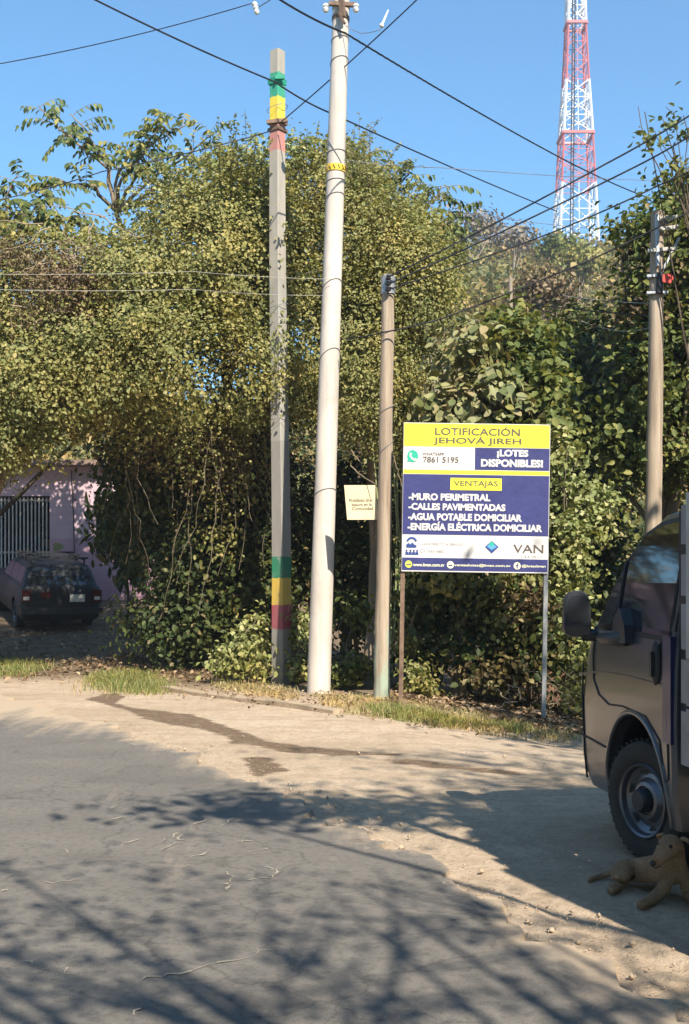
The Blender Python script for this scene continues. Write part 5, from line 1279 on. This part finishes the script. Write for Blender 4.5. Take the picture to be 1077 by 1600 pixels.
spray_tree('tall_tree', 'tall tree with long drooping leaf sprays standing above the olive tree, upper left', gnd(330, 21.5),
           [A(170, 265, 60, 165, 20.6, 15), A(172, 262, 110, 178, 20.8, 9), A(185, 270, 262, 182, 20.6, 11), A(190, 280, 290, 196, 20.2, 12), A(215, 300, 340, 205, 20.2, 12), A(235, 300, 390, 225, 20, 12), A(150, 290, 70, 290, 20.3, 9), A(205, 290, 225, 235, 20.4, 9), A(280, 300, 420, 240, 19.8, 9)],
           .145, M['leaf_pinnate'], M['bark_pale'], 31, .10, P(182, 330, 20.8))
spray_tree('tall_tree', 'tall tree with drooping leaf sprays at the far left edge, lower than its neighbour', gnd(-20, 20.5),
           [A(10, 340, 30, 272, 19.8, 9), A(20, 350, 70, 300, 19.6, 10), A(0, 340, -40, 300, 19.6, 10), A(30, 360, 120, 340, 19.4, 10), A(60, 370, 150, 365, 19.2, 10), A(-10, 360, 20, 330, 19.4, 8), A(20, 370, 60, 355, 19.2, 8)],
           .15, M['leaf_pinnate'], M['bark_pale'], 32, .09, P(15, 390, 20))
spray_tree('tall_tree', 'feathery treetop sprays behind the yellow strap between pole and tower', gnd(640, 20.5),
           [A(600, 300, 560, 240, 20, 8), A(650, 350, 690, 290, 20, 9), A(620, 320, 640, 262, 20, 8), A(660, 360, 720, 330, 20, 8), A(500, 290, 470, 215, 20, 9), A(520, 280, 500, 230, 20, 8)],
           .15, M['leaf_pinnate'], M['bark_pale'], 33, .07, P(620, 400, 20.3))

# vines and dry stems hanging in the shade
def stems(name, label, cat, base, paths, r_, mat):
    base = Vector(base); m = MB()
    for k, (a_, b_, amp) in enumerate(paths): 
        pts = [p - base for p in wander(a_, b_, 12, amp, k * 7 + 3)]; m.tube(pts, [r_ * (1.1 - .05 * i) for i in range(13)], 5)
    o = m.build(name, mat, None, 60); o.location = base; tag(o, label, cat); return o
rv = random.Random(77)
paths = []
for k in range(30):
    x0 = rv.uniform(190, 440); y0 = rv.uniform(560, 740); Y = rv.uniform(17.2, 18.6); paths.append((P(x0, y0, Y), P(x0 + rv.uniform(-60, 60), y0 + rv.uniform(80, 260), Y + rv.uniform(-.3, .5)), .06))
stems('hanging_vine', 'mass of bare pale vines hanging in loops left of the square pole', 'vine', P(330, 640, 17.5), paths, .0065, M['vine'])
paths = []
for k in range(20):
    x0 = rv.uniform(20, 190); y0 = rv.uniform(330, 440); paths.append((P(x0, y0, 16.5), P(x0 + rv.uniform(-110, 110), y0 + rv.uniform(-20, 60), 16.3), .05))
stems('dry_branches', 'bare sun bleached branches lying across the dried brush at left', 'branches', P(100, 400, 16.4), paths, .010, M['twig_dry'])
paths = []
for k in range(16):
    x0 = rv.uniform(600, 690); paths.append((P(x0, 1052, 17.0), P(x0 + rv.uniform(-25, 25), rv.uniform(470, 600), 17.2), .03))
stems('upright_stems', 'thin pale green upright stems between the wooden pole and the sign', 'plant', P(610, 700, 17), paths, .016, plain('green stems', (.26, .28, .12), .6, var=.25))
paths = [(P(548, 728, 14.9), P(588, 757, 14.5), .01), (P(549, 703, 15.2), P(568, 735, 15.2), .01), (P(615, 712, 14.9), P(628, 760, 15.0), .02)]
stems('bare_twig', 'bare pale twigs poking out above the small cream card', 'twig', P(560, 730, 14.9), paths, .008, M['twig_dry'])
paths = []
for k in range(26):
    x0 = rv.uniform(770, 905); y0 = rv.uniform(1070, 1130); paths.append((P(x0, y0, 14.8), P(x0 + rv.uniform(-60, 60), y0 + rv.uniform(-50, 25), 14.4), .04))
stems('brushwood', 'small heap of cut dry twigs behind the right post of the sign', 'twigs', gnd(840, 14.6), [(a_, b_, c_) for a_, b_, c_ in paths], .008, M['twig_dry'])

# reddish plank fence glimpsed under the right end of the sign
f0 = gnd(790, 16.6); f1 = gnd(880, 16.5); fn = empty('plank_fence', (f0 + f1) / 2); tag(fn, 'reddish brown plank fence glimpsed under the right end of the sign', 'fence')
for k in range(11):
    p = f0.lerp(f1, k / 10) - fn.location; m = MB(); m.box(p.x - .036, p.x + .036, p.y - .012 - .004 * (k % 2), p.y + .012, p.z - .1, 1.98 + .03 * math.sin(k * 2.3)); m.build('plank', M['plank'], fn)
m = MB()
for z in (.5, 1.7): m.bar(f0 - fn.location + Vector((0, .035, z)), f1 - fn.location + Vector((0, .035, z)), .05, .04)
m.build('rail', M['bark'], fn)
# old post on the hillside
hp = P(798, 482, 40); hp = Vector((hp.x, 40, float(hgt(hp.x, 40)))); m = MB(); tz_ = P(798, 433, 40).z - hp.z
m.tube([(0, 0, -.2), (0.02, 0, tz_ * .5), (0, 0, tz_)], [.085, .08, .07], 8); o = m.build('wooden_post', M['bark_pale'], None, 40); o.location = hp; tag(o, 'lone pale wooden post sticking up on the brown hillside', 'post')

# ------------------------------------------------------------------ hillside scrub (one mass) and the trees one can tell apart on it
rh = np.random.default_rng(5)
n = 8200; Yh = 30 + 122 * rh.random(n) ** 1.25; rat = rh.uniform(-.40, .62, n); Xh = rat * Yh; Zh = hgt(Xh, Yh)
hh = rh.uniform(.6, 2.6, n) * (1 + .25 * Fld(.12, 4)(np.c_[Xh, Yh, 0 * Xh])); per = 26
cen = np.repeat(np.c_[Xh, Yh, Zh + hh * .5], per, 0); sg_ = np.repeat(hh, per)[:, None]
pt = cen + rh.normal(size=(n * per, 3)) * sg_ * np.array([.55, .55, .38])
L = np.repeat(.16 + Yh * .0034, per) * rh.uniform(.6, 1.4, n * per)
o = leaves('hillside_scrub', pt, leaf_normals(unit(rh.normal(size=pt.shape)), .3, .6, .8), L, M['leaf_hill'], None, .7, .3); tag(o, kind='stuff')
n = 1300; Yh = rh.uniform(27, 36, n); Xh = rh.uniform(-14, 24, n); Zh = hgt(Xh, Yh); hh = rh.uniform(1.0, 4.2, n); per = 30
cen = np.repeat(np.c_[Xh, Yh, Zh + hh * .5], per, 0); pt = cen + rh.normal(size=(n * per, 3)) * np.repeat(hh, per)[:, None] * np.array([.3, .3, .36])
k_ = ~((pt[:, 0] < -4.2) & (pt[:, 1] < 34.5)); pt = pt[k_]
o = leaves('thicket', pt, leaf_normals(unit(rh.normal(size=pt.shape)), .3, .6, .8), .17 * rh.uniform(.6, 1.4, len(pt)), M['leaf_dark'], None, .6, .3); tag(o, kind='stuff')
def hill_tree(px, py_top, py_bot, Y, rx, label, mat, seed, name='hill_tree', per=26, ncl=60, L=.35, bark='bark_pale', spread=.5, **kw):
    x = (px - PW / 2) / F * Y; b_ = Vector((x, Y, float(hgt(x, Y)))); mid = (py_top + py_bot) / 2
    tree(name, label, b_, [E(px, mid, Y, rx, (py_bot - py_top) / 2), E(px + rx * .4, mid + 6, Y, rx * .7, (py_bot - py_top) * .35)], ncl, per, spread, L, M[mat], M[bark], .14 * Y / 80, seed, limbs=10, twigs=40, twig_r=.03, **kw)
hill_tree(875, 372, 402, 90, 26, 'small dark green tree on the ridge at the foot of the tower', 'leaf_green', 201)
hill_tree(905, 392, 420, 80, 30, 'yellowish tree on the ridge just below the tower', 'leaf_olive', 202)
hill_tree(735, 318, 372, 120, 46, 'bare greyish tree on the skyline left of the tower', 'leaf_dry_crown', 203, per=9, ncl=80, L=.45)
hill_tree(800, 350, 390, 110, 40, 'second bare greyish treetop, nearer the tower than the first', 'leaf_dry_crown', 204, per=8, ncl=70, L=.42)
hill_tree(690, 352, 395, 50, 26, 'dark green tree on the slope above the large pale leaves', 'leaf_green', 205, L=.24, ncl=110, spread=.35)
hill_tree(845, 430, 480, 42, 40, 'orange brown dry tree on the slope right of the lone post', 'leaf_brown', 207, L=.18, ncl=90, spread=.35)
hill_tree(672, 420, 480, 36, 36, 'olive tree on the low slope behind the short wooden pole', 'leaf_olive', 208, L=.15, ncl=110, spread=.28)

# ------------------------------------------------------------------ unseen trees round the camera; some dapple the road, others are added shade
def shade_tree(label, base, ells, ncl, per, spread, seed, tr=.22, leaf=.11, twigs=200, gap=-.5, limbs=26, rag=.3, aniso=(1, 1), flat=.8, twig_r=.012):
    tree('unseen_shade_tree', label, base, ells, ncl, per, spread, leaf, M['leaf_green'], M['bark'], tr, seed, limbs=limbs, twigs=twigs, twig_r=twig_r, shell=.2, rag=rag, gap=gap, aniso=aniso, flat=flat)
V3 = Vector
shade_tree('roadside tree with thin spreading crown, behind the viewpoint on the right of the road', (4.9, -3.6, 0), [(V3((2.0, -1.5, 5.4)), (3.2, 2.2, .8)), (V3((3.6, -.9, 5.9)), (1.8, 1.7, .8)), (V3((-.9, -.7, 5.6)), (2.8, 1.9, .7))], 100, 40, .20, 301, aniso=(4.6, .17), flat=.3, leaf=.075, limbs=46, twigs=300, tr=.10, twig_r=.012)
shade_tree('small leafy roadside tree just right of the viewpoint', (4.4, .4, 0), [(V3((2.1, 1.75, 5.9)), (.95, .6, .4)), (V3((3.0, 1.6, 6.1)), (1.0, .6, .4))], 36, 40, .2, 303, .10, gap=-9, twigs=30, limbs=8, aniso=(1.8, .6))
shade_tree('tall thin roadside tree, its crown high over the verge', (8.6, -1.5, 0), [(V3((5.2, .5, 8.6)), (2.0, 1.1, .7)), (V3((6.9, .7, 9.2)), (2.0, 1.2, .8)), (V3((5.8, -.6, 8.8)), (1.8, .7, .5))], 60, 30, .2, 302, gap=-.6, aniso=(4.2, .2), flat=.5, limbs=50, tr=.18)
shade_tree('dense broad unseen tree added beyond the parked truck to block the sky', (9.0, 6.5, 0), [(V3((8.6, 6.0, 6.5)), (3.6, 3.6, 3.4)), (V3((7.0, 4.6, 8.2)), (2.4, 2.6, 1.8)), (V3((9.5, 10, 6.5)), (3, 3, 3.2))], 420, 30, .4, 304, .3, .2, gap=-9)  # added to cut sky light in the shade, as is the next
shade_tree('dense broad unseen tree added across the road to block the sky', (-9.5, 3.0, 0), [(V3((-8.6, 2.0, 6.5)), (3.6, 3.6, 3.4)), (V3((-6.2, .6, 8.0)), (2.4, 2.4, 1.8)), (V3((-9.5, -4, 6.5)), (3, 3, 3.2))], 420, 30, .4, 305, .3, .2, gap=-9)
shade_tree('tall narrow unseen tree added right of the crossbar pole to shade the hollow', (8.8, 15.0, -.3), [(V3((7.9, 14.6, 10.2)), (1.0, 1.6, 2.6)), (V3((8.8, 15.2, 8.5)), (1.2, 1.6, 2.6))], 260, 34, .3, 306, .2, .14, gap=-9, twigs=30)  # added out of view so the hollow behind it falls in shadow
def sky_block_tree(label, base, hgt_, rad, seed):  # unseen trees added all round to block sky light
    b = V3(base); tree('unseen_shade_tree', label, base, [(b + V3((0, 0, hgt_ * .55)), (rad, rad, hgt_ * .45)), (b + V3((rad * .4, -rad * .3, hgt_ * .4)), (rad * .8, rad * .8, hgt_ * .4))], 330, 24, .55, .34, M['leaf_green'], M['bark'], .3, seed, limbs=10, twigs=20, gap=-9, flat=.8)
for k, (x, y, h_, r_, lb) in enumerate([(-7, -13, 12.5, 4.5, 'wide dark tree added to block sky, far behind the viewpoint, left of the road'), (1, -14, 12.5, 4.5, 'wide dark tree added to block sky, far behind the viewpoint, in line with the road'), (9, -13, 12, 4.5, 'wide dark tree added to block sky, far behind the viewpoint, right of the road'),
        (15, -5, 13, 4.5, 'wide dark tree added to block sky, well to the right of the viewpoint'), (15, 4, 13, 4.5, 'wide dark tree added to block sky, right of the truck and its nearer tree'), (-15, -5, 14, 5, 'wide dark tree added to block sky, well to the left of the viewpoint'), (-14.5, 6, 13, 4.5, 'wide dark tree added to block sky, far left across the road')]):
    sky_block_tree(lb, (x, y, 0), h_, r_, 320 + k)
